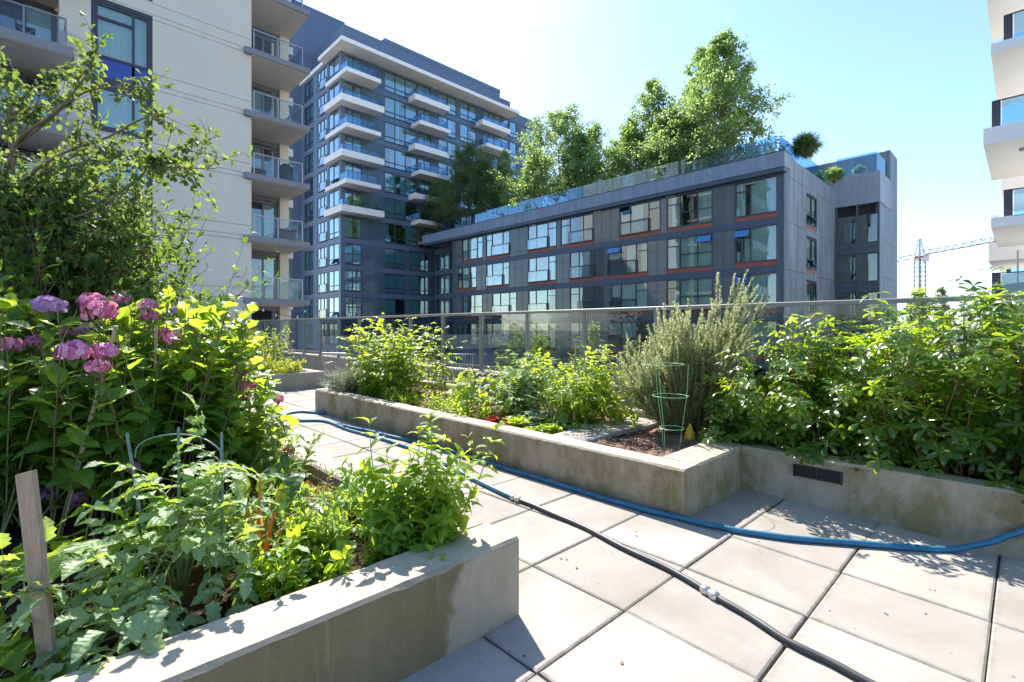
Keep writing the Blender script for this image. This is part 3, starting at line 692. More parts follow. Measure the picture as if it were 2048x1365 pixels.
# crumpled plastic sheet on the back wall
r = np.random.default_rng(9); X, Y = np.meshgrid(np.linspace(0, .42, 15), np.linspace(0, .8, 23), indexing='ij')
Z = .03*np.abs(np.sin(X*31+Y*9))+.035*np.abs(np.sin(Y*17-X*12))+r.normal(0, .006, X.shape)
V = np.stack([X+4.88, Y+5.0, Z+.405], -1).reshape(-1, 3); m = 23; g = G(); F = [(i*m+j, (i+1)*m+j, (i+1)*m+j+1, i*m+j+1) for i in range(14) for j in range(22)]
g.add(V, F); g.add(V-[0, 0, .004], [f[::-1] for f in F]); tag(g.obj('plastic_sheet', M['tarp']), 'crumpled pale blue plastic sheet on the low back wall', 'plastic sheet')
# fallen leaves, twigs on the paving
r = np.random.default_rng(4); g = G(); lc = LC()
for (px, py) in [(1080, 1134), (1412, 1183), (1520, 1083), (1270, 1072), (1275, 1062), (1120, 1118), (1133, 1115), (1052, 1312), (1860, 1180), (1868, 1181), (1910, 1218), (1660, 1220), (1850, 1228), (1775, 1230), (1155, 1137), (1240, 1325)]:
    lc.add(on_z(px, py, .004+dz(on_z(px, py)[1])), r.normal(0, 1, 3)*[1, 1, .1], UP+r.normal(0, .3, 3), r.uniform(.015, .034), r.uniform(.006, .014), .3, 0)
for k in range(90):
    lc.add([r.uniform(1.7, 4.2), r.uniform(-.6, 8), 0], r.normal(0, 1, 3)*[1, 1, .1], UP, r.uniform(.006, .016), .006, .2, 0)
for a in (lc.a[0]):
    a = a
lc.a[0] = [np.array([[p[0][0], p[0][1], dz(p[0][1])+.004]]) for p in lc.a[0]]
lc.flush(g, T_LANCE, .4); stuff(g.obj('leaf_litter', M['dryleaf']), 'dry leaves and bits scattered on the paving', 'leaf litter')
# ================================================================== buildings
class Fac:
    """a vertical wall plane: axis 'X' (plane x=c, runs along y) or 'Y' (plane y=c, runs along x); s = outward sign"""
    def __init__(s, ax, c, sg): s.ax, s.c, s.s = ax, c, sg
    def box(s, g, u0, u1, z0, z1, n0, n1, m=0):
        a, b = s.c+s.s*n0, s.c+s.s*n1
        if s.ax == 'X': g.box(a, b, u0, u1, z0, z1, m)
        else: g.box(u0, u1, a, b, z0, z1, m)
    def pt(s, u, z, n): return np.array([s.c+s.s*n, u, z]) if s.ax == 'X' else np.array([u, s.c+s.s*n, z])
    def slabq(s, g, u0, u1, z0, z1, n0, n1, t, m=0):    # tilted sash: bottom edge at n0, top at n1
        V = [s.pt(u, z, n+k) for k in (0, t) for u, z, n in ((u0, z0, n0), (u1, z0, n0), (u1, z1, n1), (u0, z1, n1))]
        F = np.array([(3, 2, 1, 0), (4, 5, 6, 7), (0, 1, 5, 4), (1, 2, 6, 5), (2, 3, 7, 6), (3, 0, 4, 7)])
        g.add(V, F, None, m)
    def drape(s, g, u0, u1, z0, z1, n, r, amp=.03):
        k = max(4, int(abs(u1-u0)/.09)); us = np.linspace(u0, u1, k+1); ns = n+amp*np.array([(i % 2)*2-1 for i in range(k+1)])*r.uniform(.4, 1, k+1)
        V = []
        for z in (z0, z1):
            for u, nn in zip(us, ns): V.append(s.pt(u, z, nn))
        V = np.array(V); g.add(V, [(i, i+1, k+2+i, k+1+i) for i in range(k)])

def window(par, f, us, z0, z1, r, glass='winglass', frame='frame', mid=None, sill=None, vent=None, cur=.75, blind=.2, fw=.045, rail=None, mats=None, dark=()):
    """frame bars > glass, curtain; us = pane edges, mid = transom height per pane or one number"""
    us = sorted(us); g = G(); d0, d1 = -.12, -.02
    f.box(g, us[0], us[-1], z0, z0+fw*1.4, d0, d1); f.box(g, us[0], us[-1], z1-fw*1.4, z1, d0, d1)
    for i, u in enumerate(us):
        w = fw; a = u-w/2 if 0 < i < len(us)-1 else (u if i == 0 else u-w); f.box(g, a, a+w, z0+fw*1.4, z1-fw*1.4, d0-.001, d1+.003)
    if mid:
        for i in range(len(us)-1):
            zz = mid[i] if isinstance(mid, (list, tuple)) else mid
            if zz: f.box(g, us[i]+fw*.6, us[i+1]-fw*.6, zz-fw*.6, zz+fw*.6, d0+.01, d1-.002)
    if vent is not None:
        i, va, vb, o = vent
        for (za, zb, na, nb) in ((va, va+.03, o, o*.93), (vb-.03, vb, .03, 0)):
            f.slabq(g, us[i]+fw, us[i+1]-fw, za, zb, na, nb, .03)
    w = g.obj('window', M[frame], par); g = G()
    f.box(g, us[0]+.01, us[-1]-.01, z0+.02, z1-.02, -.075, -.067)
    g.obj('glass', M[glass], w)
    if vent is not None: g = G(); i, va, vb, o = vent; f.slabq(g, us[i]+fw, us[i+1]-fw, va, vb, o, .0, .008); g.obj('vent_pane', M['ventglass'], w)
    g = G(); g2 = G(); has = hasb = False
    for i in range(len(us)-1):
        a, b = us[i]+.02, us[i+1]-.02
        if i in dark: continue
        q = r.uniform()
        if q < cur:
            e = r.choice([0, 0, 0, .35, .55])*(b-a); a2, b2 = (a+e, b) if r.uniform() < .5 else (a, b-e)
            f.drape(g, a2, b2, z0+.05, z1-.03, -.17, r); has = True
        elif q < cur+blind:
            f.box(g2, a, b, z0+(z1-z0)*r.choice([.05, .3, .55]), z1-.02, -.145, -.138); hasb = True
    if has: g.obj('curtain', M['curtain'], w)
    if hasb: g2.obj('blind', M['blind'], w)
    if rail is not None:
        i0, i1 = rail; a, b = us[i0], us[i1]; g = G(); zt = z0+1.02
        f.box(g, a-.04, b+.04, zt-.05, zt, .06, .12); f.box(g, a-.04, b+.04, z0-.02, z0+.05, .06, .12); f.box(g, a-.04, a, z0-.02, zt, .055, .125); f.box(g, b, b+.04, z0-.02, zt, .055, .125)
        f.box(g, a-.04, a, z0+.3, z0+.36, -.02, .06); f.box(g, b, b+.04, z0+.3, z0+.36, -.02, .06)
        rl = g.obj('balustrade', M['frame'], w); 
        g = G(); f.box(g, a, b, z0+.05, zt-.05, .085, .095); g.obj('glass', M['balglass'], w)
    return w

# ------------------------------------------------------------------ low grey building
rb_ = np.random.default_rng(21)
LB = thing('apartment_building', 'low dark grey apartment block with red brown window strips and trees on its roof', 'building', (33.4, 27, -6))
LX = 33.4; YA, YB = 10.4, 44.3
f = Fac('X', LX, -1)
seams = [8.16-3.03*k for k in range(0, 5)]          # floor lines
g = G(); g.box(LX+.5, LX+16, YA+.35, YB-.1, -5.99, 11.6); g.obj('core', M['room'], LB)
def Y(px): return y_on_x(px, LX)
rows = {
 0: [(1469.8, 1500.5, 1553.8), (1333.5, 1359.5, 1394.5, 1424.4), (1239.3, 1260.5, 1297, 1319.9), (1121.2, 1139.5, 1166, 1185.7), (1055.8, 1072.5, 1095, 1112.4), (971.8, 984, 1005, 1018.7), (924, 935, 954, 965)],
 1: [(1469.8, 1500.5, 1553.8), (1333.5, 1359.5, 1394.5, 1424.4), (1216, 1241, 1272, 1294.9), (1139.8, 1157.5, 1187, 1207.2), (1056.8, 1071.5, 1096.5, 1111.5), (972.8, 984, 1005, 1018), (915.2, 923.5, 940, 952.5)],
 2: [(1469.8, 1500.5, 1553.8), (1333.5, 1359.5, 1394.5, 1424.4), (1222, 1241, 1271, 1294.9), (1139.8, 1157.5, 1187, 1206), (1056.8, 1071.5, 1094, 1111.5), (984.5, 1000, 1018.5, 1032.4), (924, 935, 948.5, 964)],
}
rows[3] = [(1469.8, 1500.5, 1553.8), (1335, 1359.5, 1394.5, 1424.4), (1216, 1241, 1272, 1294.9), (1139.8, 1157.5, 1187, 1207.2), (1056.8, 1071.5, 1096.5, 1111.5), (972.8, 984, 1005, 1018), (915.2, 923.5, 940, 952.5)]
rows[4] = [(1469.8, 1500.5, 1553.8), (1335, 1359.5, 1394.5, 1424.4), (1222, 1241, 1271, 1294.9), (1139.8, 1157.5, 1187, 1206), (1056.8, 1071.5, 1094, 1111.5)]
wall = G(); span = []; red = []
class One:
    def __init__(s, lst): s.l = lst
    def box(s, *a): g = G(); g.box(*a); s.l.append(g)
span_, red_ = One(span), One(red)
vents = {(0, 0): None, (1, 0): (-1, 2.05, 2.62, .35), (1, 1): None}
for k, sm in enumerate(seams):
    za, zb = sm+.46, sm+2.72
    top = sm+3.03 if k else 11.25
    f.box(wall, YA, YB, sm-.28 if k < 4 else -5.98, sm+.16, -.5, 0)                 # band below windows
    f.box(wall, YA, YB, zb, (sm+2.75) if k else 10.98, -.5, -.003)
    ws = sorted([sorted(Y(p) for p in w) for w in rows[k]], key=lambda a: a[0])
    edge = YA+.30
    f.box(wall, YA, edge, sm+.16, zb, -.5, .0)
    prev = edge
    for w in ws:
        if w[0]-prev > .02:
            f.box(span_, prev+.012, w[0]-.012, sm+.165, zb-.005, -.5, -.03)
            nj = int((w[0]-prev)/1.3)
            for j in range(1, nj+1): u = prev+(w[0]-prev)*j/(nj+1); f.box(wall, u-.02, u+.02, sm+.161, zb-.001, -.4, -.018)
            for zz in (sm+.46, sm+1.95): f.box(wall, prev+.013, w[0]-.013, zz-.018, zz+.018, -.4, -.02)
        f.box(wall, w[0]-.03, w[0]+.0, sm+.161, zb-.002, -.45, -.004); f.box(wall, w[-1], w[-1]+.03, sm+.161, zb-.002, -.45, -.004)
        f.box(red_, w[0]+.005, w[-1]-.005, sm+.17, sm+.435, -.45, -.025)
        for u in w[1:-1]: f.box(wall, u-.015, u+.015, sm+.162, sm+.45, -.4, -.02)
        f.box(wall, w[0], w[-1], sm+.436, sm+.459, -.45, .012)
        prev = w[-1]
    f.box(span_, prev+.03, YB-.3, sm+.165, zb-.005, -.5, -.03); f.box(wall, YB-.3, YB, sm+.16, zb, -.5, .003)
    for j, w in enumerate(ws):
        n = len(w)-1
        # in y-sorted order the first panes are the ones nearest the corner
        mid = [None]*n; vent = None; rail = None; drk = ()
        if j == 0: mid = [None, zb-.62]; 
        elif n == 3:
            lo = za+1.0
            if rb_.uniform() < .55: mid = [zb-.6, lo, lo]; rail = (1, 3)
            else: mid = [lo, lo, zb-.6]; rail = (0, 2)
        if (k, j) in ((1, 0), (1, 1), (2, 0)): vent = (1 if j == 0 else 0, zb-.6, zb-.06, .3)
        if (k, j) in ((0, 2), (1, 2)): vent = (2, zb-.55, zb-.06, .25)
        if (k, j) == (0, 2): drk = (0,)
        if (k, j) in ((0, 4), (1, 3)): drk = (2,) if k == 0 else (0,)
        window(LB, f, w, za, zb, rb_, mid=mid, vent=vent, rail=rail if j in (2, 3, 4, 5) else None, cur=.95 if j == 0 else .62, blind=.14, dark=drk)
wall.obj('facade_frame', M['clad'], LB)
for q in span: q.obj('spandrel_panel', M['span'], LB)
for q in red: q.obj('window_base_panel', M['red'], LB)
g = G(); g.box(LX-.45, LX+.62, YA-.16, 49.5, 11.25, 12.18); g.obj('roof_fascia', M['cladfas'], LB)
g = G(); g.box(LX-.40, LX+.3, YA-.13, 49.4, 10.985, 11.247); g.obj('soffit', M['clad'], LB)
g = G(); g.box(LX-.02, LX+.5, YA-.02, YA+.0, 12.0, 12.05); g.box(LX-.47, LX+.64, YA-.18, 49.5, 12.183, 12.23); g.obj('coping', M['frame'], LB)
for (yy, zz) in ((12.0, 10.62), (17.6, 10.84), (24.2, 10.84), (31.5, 10.84)):
    g = G(); g.box(LX-.05, LX-.004, yy, yy+.7, zz+.02, zz+.11)
    for q in range(3): g.box(LX-.065, LX-.05, yy+.02, yy+.68, zz+.03+q*.026, zz+.042+q*.026)
    g.obj('wall_vent', M['metal'], LB)
# side wall along +x with recessed strip windows
f2 = Fac('Y', YA, -1); SX = 45.2
def XS(px): return x_on_y(px, YA)
wx0, wx1 = XS(1613), XS(1634)
g = G()
for a, b in ((LX-.0, wx0), (wx1, SX)):
    zz = -5.98
    for z in [s_-.13 for s_ in seams[::-1]]+[10.9, 12.18]:
        f2.box(g, a+.01, b-.01, zz+.012, z-.012, -.3, -.003); zz = z
f2.box(g, wx0, wx1, 10.6, 12.17, -.3, -.006)
for sm in seams: f2.box(g, wx0, wx1, sm-.5, sm+.30, -.3, -.02)
f2.box(g, LX+.6, SX, -5.98, 12.1, -.32, -.31); g.obj('side_wall', M['cladside'], LB)
for k, sm in enumerate(seams[:4]):
    um = wx0+(wx1-wx0)*.52
    window(LB, f2, [wx0+.02, um, wx1-.02], sm+.32, sm+2.45 if k else 10.55, rb_, mid=sm+.95, cur=.8, blind=.1, vent=(0, sm+.36, sm+.9, .22) if k in (0, 1) else None)
for sm in seams[:4]: g = G(); f2.box(g, wx0+.1, wx1-.1, sm+.02, sm+.26, -.02, -.012); g.obj('window_base_panel', M['red'], LB)
# stair block
SY = 7.55; EX = 52.5
f3 = Fac('X', SX, -1); f4 = Fac('Y', SY, -1)
g = G(); g.box(SX+.6, EX-.2, SY+.2, YA+4, -5.98, 11.5); g.obj('core', M['room'], LB)
g = G(); zz = -5.98
for z in (-3.5, -.5, 2.3, 5.2, 8.0, 11.0, 15.6):
    f4.box(g, SX+(.35 if z < 11.5 else 4.1), EX, zz+.012, z-.012, -.3, 0); zz = z
g.box(SX+4.1, EX, SY+.3, 14.5, 11.0, 15.55); g.obj('side_wall', M['cladside'], LB)
g = G(); f3.box(g, SY-.05, YA, 10.72, 13.05, -.5, .12); g.box(SX+.5, SX+4.1, SY-.05, SY+.15, 10.72, 13.05); g.obj('roof_fascia', M['cladfas'], LB)
g = G()
for k in range(5):
    sm = 7.35-2.95*k
    f3.box(g, SY+.1, YA, sm-.35, sm+.42, -.4, -.01)
    for zz in (sm+.02,): f3.box(g, SY+.1, YA, zz-.02, zz+.02, -.3, .01)
for y in (SY+.05, SY+1.42, YA-.06): f3.box(g, y-.05, y+.05, -5.9, 10.7, -.4, .015)
g.box(SX+.0, SX+.35, SY-.01, SY+.02, -5.9, 10.7); g.obj('facade_frame', M['clad'], LB)
for k in range(4):
    sm = 7.35-2.95*k; za, zb = sm+.43, sm+2.58
    w = window(LB, f3, [SY+.1, SY+1.40], za, zb, rb_, cur=0, blind=0, dark=(0,)); w2 = window(LB, f3, [SY+1.44, YA-.1], za, zb, rb_, cur=0, blind=0, dark=(0,))
    g = G(); g.box(SX+.62, SX+.66, SY+.4, YA-.2, za-.2, zb); g.box(SX+.55, SX+.62, SY+1.5, SY+1.6, za, zb-.5); g.obj('stair_wall', M['blind'], w2)
    g = G(); g.box(SX+.55, SX+.6, SY+1.62, SY+2.35, za, zb-.45); g.obj('door', M['clad'], w2)
    if k in (1, 2): g = G(); g.box(SX+.5, SX+.54, SY+.35, SY+.75, za+1.0, za+1.45); g.obj('notice', M['red'], w)
# roof, glass parapets
g = G(); g.box(LX+.62, LX+18, YA+.05, 52, 11.6, 11.9); g.box(SX, EX, SY+.1, YA+4, 11.5, 11.8); g.obj('roof', M['con'], LB)
g = G(); ys_ = np.arange(YA+.5, 48, 1.55)
for a, b in zip(ys_[:-1], ys_[1:]): g.box(LX+.35, LX+.365, a+.02, b-.02, 12.24, 13.5)
xs_ = np.arange(LX+.4, 45, 1.4)
for a, b in zip(xs_[:-1], xs_[1:]): g.box(a+.02, b-.02, YA+.4, YA+.415, 12.24, 13.5)
g.box(SX-.05, SX-.03, SY+.2, YA-.1, 13.07, 14.5); g.box(SX-.03, SX+3.9, SY+.15, SY+.17, 13.07, 14.5); g.obj('roof_glass_screen', M['blueglass'], LB)
# inner corner wall between the two blocks
f5 = Fac('X', 36.6, -1); g = G()
for k in range(4):
    sm = 8.3-2.98*k; f5.box(g, 44.3, 52.25, sm-.35, sm+.25, -.4, 0); f5.box(g, 44.3, 52.25, sm+.74, sm+.80, -.3, -.03)
for u in (47.9, 49.0, 50.2, 51.3, 52.2): f5.box(g, u-.06, u+.06, -5.9, 10.9, -.4, -.012)
f5.box(g, 44.3, 52.25, 10.6, 11.3, -.4, 0); g.obj('recess_wall', M['towerclad'], LB)
g = G(); g.box(37.1, 38, 44.3, 52.2, -5.9, 11); g.obj('core', M['room'], LB)
for k in range(4):
    sm = 8.3-2.98*k
    window(LB, f5, [49.06, 50.14], sm+.26, sm+2.6, rb_, mid=sm+.77, cur=.9, blind=.1); window(LB, f5, [50.26, 51.24], sm+.26, sm+2.6, rb_, mid=sm+.77, cur=.9, blind=.1)
# small chimney blocks on the roof
for k, (px, py, X, s) in enumerate([(1385, 335, 36.2, 1.5), (1258, 362, 36.2, 1.3), (1195, 372, 36.2, 1.0)]):
    p = at_t(px, py, X/ray(px, 656)[0]); g = G(); g.bbox(p[0], p[0]+s, p[1]-s/2, p[1]+s/2, 11.9, p[2]+.5, .03); g.obj('roof_plinth', M['stucco'], LB)

# ------------------------------------------------------------------ tower
rt = np.random.default_rng(33)
TW = thing('apartment_tower', 'tall blue grey apartment tower with white balconies behind the low block', 'building', (30, 55, -6))
TX, TY = 24.2, 52.3; T0 = 32.1; ST = 2.98; TE = 57.0
fr = Fac('Y', TY, -1); fl = Fac('X', TX, -1); TYE = 63.9
g = G(); g.box(TX+.5, TE-.1, TY+.5, TYE+8, -5.99, 31.9); g.obj('core', M['room'], TW)
def XT(px): return x_on_y(px, TY)
def YT(px): return y_on_x(px, TX)
up = [(684.9, 706, 723.6), (769.3, 790.4, 811, 833.9), (836.5, 849, 861.6), (877, 895.4, 912.9), (920, 936.4, 952.9), (966.6, 977, 987.7, 1002, 1017.5), (1019.6, 1032.9), (1052, 1061, 1070)]
lo_ = [(684.9, 706, 723.6), (769.3, 790.4, 811), (818.5, 838.5, 857.2)]
lf = [(608.8, 618, 626.3), (634.5, 640.5, 647.4, 653.3), (656.8, 666.7, 678)]
wall = G(); span = []; span_ = One(span)
for k in range(1, 13):
    sm = T0-ST*k; za, zb = sm+.16, sm+2.5; low = k >= 8
    xe = 36.55 if sm < 9 else TE
    fr.box(wall, TX, xe, zb, sm+ST+.1, -.5, 0); fr.box(wall, TX, xe, zb+.2, zb+.24, -.3, .012)
    fr.box(wall, TX, TX+.22, sm+.1, zb, -.5, .0)
    prev = TX+.22
    for w in (lo_ if low else up):
        w = [XT(p) for p in w]
        if w[-1] > xe: continue
        if w[0]-prev > .02:
            fr.box(span_, prev+.01, w[0]-.01, sm+.105, zb-.004, -.5, -.03)
            nj = int((w[0]-prev)/1.6)
            for j in range(nj): u = prev+(w[0]-prev)*(j+1)/(nj+1); fr.box(wall, u-.025, u+.025, sm+.101, zb-.001, -.4, -.015)
            if low: fr.box(wall, prev+.012, w[0]-.012, sm+.74, sm+.79, -.4, -.016)
        fr.box(wall, w[0]-.05, w[0], sm+.101, zb-.002, -.45, -.004); fr.box(wall, w[-1], w[-1]+.05, sm+.101, zb-.002, -.45, -.004)
        prev = w[-1]+.05
        first = abs(w[0]-XT(684.9)) < .01
        mid = (sm+1.35 if low else None) if first else sm+.76
        vent = (0, sm+.2, sm+.72, .3) if (not first and rt.uniform() < .14) else None
        window(TW, fr, w, za, zb, rt, glass='towglass', mid=mid, cur=.85, blind=.1, vent=vent, fw=.07)
    if xe-prev > .1: fr.box(span_, prev+.01, xe-.02, sm+.105, zb-.004, -.5, -.03)
    # left face
    fl.box(wall, TY+.006, TYE, zb+.002, sm+ST+.098, -.5, -.003); fl.box(wall, TY+.02, TYE, zb+.2, zb+.24, -.3, .012); fl.box(wall, TY+.01, TY+.25, sm+.1, zb, -.5, -.002)
    prev = TY+.25
    for w in sorted([sorted(YT(p) for p in w) for w in lf]):
        fl.box(wall, prev, w[0], sm+.1, zb, -.5, -.02); prev = w[-1]
        n = len(w)-1; vent = (0, sm+.2, sm+.74, .35) if (n == 2 and w[0] < 55 and k in (5, 6, 8, 10)) else None
        window(TW, fl, w, za, zb, rt, glass='towglass', mid=[None, None, sm+1.0] if n == 3 else sm+.78, cur=.8, blind=.15, vent=vent, fw=.07, rail=(0, 2) if n == 3 else None)
    fl.box(wall, prev, TYE, sm+.1, zb, -.5, -.02)
fr.box(wall, 49.5, TE, 31.6, 33.0, -.5, -.004)
wall.obj('facade_frame', M['towerclad'], TW); [q.obj('spandrel_panel', M['spantw'], TW) for q in span]
g = G(); g.bbox(23.3, 49.9, 50.2, 56.2, 31.85, 32.3, .03); g.bbox(TX-.15, TX+6, 56.2, TYE, 31.95, 32.4, .03); g.obj('roof_slab', M['white'], TW)
g = G(); g.box(25.95, 50.6, 55.2, 66, 32.3, 36.8); g.box(31.2, 50.65, 55.15, 66, 36.8, 37.3); g.box(44, 54, 56.5, 66, 32, 37.0); g.obj('penthouse', M['towerclad'], TW)
fp = Fac('Y', 55.1, -1)
for pxs in ((697, 710, 726.5, 742.5), (757, 764, 776), (789, 806, 820, 838), (846, 862, 878, 895), (903, 912, 925)):
    us = [x_on_y(p, 55.0) for p in pxs]; window(TW, fp, us, 33.1, 35.2, rt, glass='towglass', cur=.6, blind=.2, fw=.07)
g = G(); g.box(22.3, 30.2, 64.0, 80, -5.99, 42.7); g.box(30.2, TE, 66.1, 78, -5.99, 33); g.obj('rear_block', M['towerdark'], TW)
# balconies: alternating long and short, each a part with its own rail and glass
def balcony(k, x0, x1, y0, ups, wrap=None):
    zt = T0-ST*k+.02; g = G(); yb = TY-.02
    xm = TX-.018 if wrap else x0; xl0 = wrap[0] if wrap else x0
    g.box(xm, x1, y0, yb, zt-.34, zt)
    if wrap: g.box(wrap[0], TX-.02, y0, wrap[1], zt-.34, zt)
    g.box(xl0-.003, x1+.003, y0-.003, y0+.14, zt-.337, zt+ups); g.box(xl0-.003, xl0+.14, y0+.142, wrap[1] if wrap else yb, zt-.337, zt+ups)
    b = g.obj('balcony', M['white'], TW)
    g = G(); zr = zt+1.08; xl = x0+.25 if not wrap else wrap[0]+.25
    g.box(xl, x1-.3, y0+.2, y0+.24, zr-.04, zr); g.box(x1-.34, x1-.3, y0+.24, yb, zr-.04, zr); g.box(xl, xl+.04, y0+.24, yb, zr-.04, zr)
    for x in np.linspace(xl, x1-.34, 4): g.box(x, x+.04, y0+.199, y0+.241, zt, zr-.04)
    g.obj('railing', M['frame'], b)
    g = G(); g.box(xl+.05, x1-.36, y0+.215, y0+.228, zt+.06, zr-.05); g.box(x1-.328, x1-.315, y0+.26, yb, zt+.06, zr-.05); g.box(xl+.01, xl+.022, y0+.26, yb, zt+.06, zr-.05); g.obj('glass', M['blueglass'], b)
for k in range(1, 7):
    if k % 2: balcony(k, TX-.2, 28.0, TY-2.0, .12, (TX-.32, 55.6))
    else: balcony(k, TX-.55, 28.7, TY-1.5, .38, (TX-.6, 55.3))
    if k % 2: balcony(k, 32.8, 37.9, TY-1.5, .34)
    else: balcony(k, 33.2, 37.7, TY-1.95, .12)
for k in range(1, 5):
    balcony(k, 43.4, 48.6, TY-1.5, .34) if k % 2 else balcony(k, 43.8, 48.3, TY-1.95, .12)

# ------------------------------------------------------------------ beige building on the left
rl_ = np.random.default_rng(7)
BB = thing('apartment_building', 'beige stucco apartment building with corner balconies and dark framed windows', 'building', (3, 26, -.06))
BY = 25.4; BX = 7.36; fb = Fac('Y', BY, -1); TOP = 24.
tops = [2.72+2.93*k for k in range(-1, 8)]     # balcony slab tops
gz = sorted([s+o for s in tops for o in (.5, .03, -.17)])
def grooved(g, a, b, z0, z1):
    zs = [z0]+[z for z in gz if z0+.05 < z < z1-.05]+[z1]
    for p, q in zip(zs[:-1], zs[1:]): fb.box(g, a, b, p+(.010 if p != z0 else 0), q-(.010 if q != z1 else 0), -.3, 0)
    fb.box(g, a+.01, b-.01, z0, z1, -.32, -.07)
W0, W1, A1 = 1.57, 3.54, .65
g = G(); grooved(g, A1, W0, -.05, TOP); grooved(g, W1, BX, -.05, TOP)
for z0, z1 in ((-.05, 3.0), (8.5, 9.14), (14.4, 15.0), (20.2, TOP)): grooved(g, W0+.002, W1-.002, z0, z1)
g.box(A1, A1+.3, BY+.301, BY+1.8, -.05, TOP); g.box(BX-.3, BX, BY+.33, 45, -5.99, TOP); g.box(-14, BX-.3, 44.7, 45, -.05, TOP); g.box(-14, A1, BY, BY+.3, -.05, .9)
g.obj('wall', M['stucco'], BB)
g = G(); g.box(W0-.1, BX-.31, BY+.85, BY+.9, -.05, TOP); g.box(-14, A1, BY+2.1, BY+2.2, -.05, TOP); g.obj('interior', M['room'], BB)
um = 2.9
for z0, z1 in ((3.0, 8.5), (9.14, 14.4), (15.0, 20.2)):
    h = z1-z0; zl1 = z0+h*.345; zb0 = z0+h*.42; zb1 = z0+h*.555
    g = G(); fb.box(g, W0, W1, zl1, zb0, -.2, -.03)
    fb.box(g, W0, W0+.12, z0, z1, -.3, .004); fb.box(g, W1-.12, W1, z0, z1, -.3, .004); fb.box(g, W0+.12, W1-.12, z1-.16, z1, -.3, .004); fb.box(g, W0+.12, W1-.12, z0, z0+.12, -.3, .004)
    g.obj('window_surround', M['frame'], BB)
    window(BB, fb, [W0+.12, um, W1-.12], z0+.12, zl1, rl_, cur=.9, blind=.1, fw=.08)
    window(BB, fb, [W0+.12, um, W1-.12], zb1, z1-.16, rl_, cur=.9, blind=.1, fw=.08, mid=[z1-.75, None])
    g = G(); fb.box(g, W0+.12, um-.05, zb0, zb1, -.12, -.05); fb.box(g, um+.05, W1-.12, zb0, zb1, -.12, -.05); g.obj('coloured_panel', M['blue'], BB)
# balconies far left (projecting in front of a dark recess)
fz = Fac('Y', BY+1.3, -1)
for k, s in enumerate(tops[1:]):
    zs = s+.1; g = G(); g.bbox(-5.5, 1.0, 24.3, BY-.01, zs-.32, zs, .02); g.box(-5.5, A1-.01, BY, BY+2, zs-.3, zs-.02)
    b = g.obj('balcony', M['slabgrey'], BB)
    g = G(); g.box(-5.4, 1.03, 24.26, 24.299, zs-.30, zs+.02); g.box(1.0, 1.03, 24.3, BY-.01, zs-.30, zs+.02); g.obj('slab_edge', M['fascia'], b)
    g = G(); zr = zs+1.05
    g.box(-5.3, .82, 24.36, 24.41, zr-.05, zr); g.box(.78, .82, 24.41, BY, zr-.05, zr)
    for x in (-4.2, -2.8, -1.4, -.32, .78): g.box(x, x+.05, 24.355, 24.415, zs, zr-.05)
    g.obj('railing', M['fascia'], b); g = G(); g.box(-5.3, .78, 24.38, 24.392, zs+.06, zr-.06); g.box(.8, .81, 24.42, BY-.02, zs+.06, zr-.06); g.obj('glass', M['balglass'], b)
    window(BB, fz, [-3.0, -1.2, -.3, A1-.1], zs, zs+2.4, rl_, frame='frame', cur=.35, blind=.3, fw=.1)
# corner balconies
fc = Fac('Y', 28.2, -1)
for k, s in enumerate(tops):
    g = G(); g.bbox(BX-.02, 10.0, 25.25, 28.15, s-.26, s, .02); g.box(BX-.001, 10.1, 28.16, 28.6, s-.26, s); b = g.obj('balcony', M['slabgrey'], BB)
    g = G(); g.box(7.02, 10.03, 25.17, 25.249, s-.24, s+.025); g.box(10.0, 10.03, 25.25, 28.15, s-.05, s+.025); g.box(7.02, BX-.021, 25.25, 25.38, s-.24, s+.025); g.obj('slab_edge', M['fascia'], b)
    if s < 0: continue
    g = G(); zr = s+1.06
    g.box(7.42, 9.74, 25.36, 25.41, zr-.045, zr); g.box(9.69, 9.74, 25.41, 28.1, zr-.045, zr)
    for x in (7.43, 8.52, 9.69): g.box(x, x+.05, 25.355, 25.415, s+.0, zr-.045)
    g.box(9.685, 9.745, 27.0, 27.05, s, zr-.045); g.obj('railing', M['metal'], b)
    g = G(); g.box(7.48, 9.69, 25.38, 25.392, s+.07, zr-.06); g.box(9.71, 9.72, 25.42, 28.1, s+.07, zr-.06); g.obj('glass', M['balglass'], b)
    window(BB, fc, [7.55, 8.0, 8.75, 9.42], s+.02, s+2.45, rl_, frame='framegrey', cur=.12, blind=.18, fw=.09, mid=None)
g = G(); g.box(9.5, 9.95, 27.9, 28.25, -.05, TOP); g.obj('column', M['stucco2'], BB); g = G(); g.box(BX-.0, 9.5, 29.2, 29.3, -.05, TOP); g.obj('interior', M['room'], BB)
g = G()
for s in tops: g.box(BX+.02, 9.49, 28.04, 28.2, s+2.46, s+2.66); g.box(9.43, 9.499, 28.0, 28.2, s, s+2.46)
g.obj('door_head', M['framegrey'], BB)
# glazed strip past the column
fg = Fac('Y', 29.4, -1)
for s in tops[1:7]: window(BB, fg, [10.05, 10.65], s+.1, s+2.6, rl_, glass='towglass', frame='framegrey', cur=.8, blind=.2, fw=.06, mid=s+1.)
g = G(); g.box(10.0, 10.7, 29.6, 44, -.05, TOP)
for s in tops[1:7]: g.box(10.0, 10.7, 29.3, 29.6, s-.33, s+.1)
g.obj('side_wall', M['white'], BB)
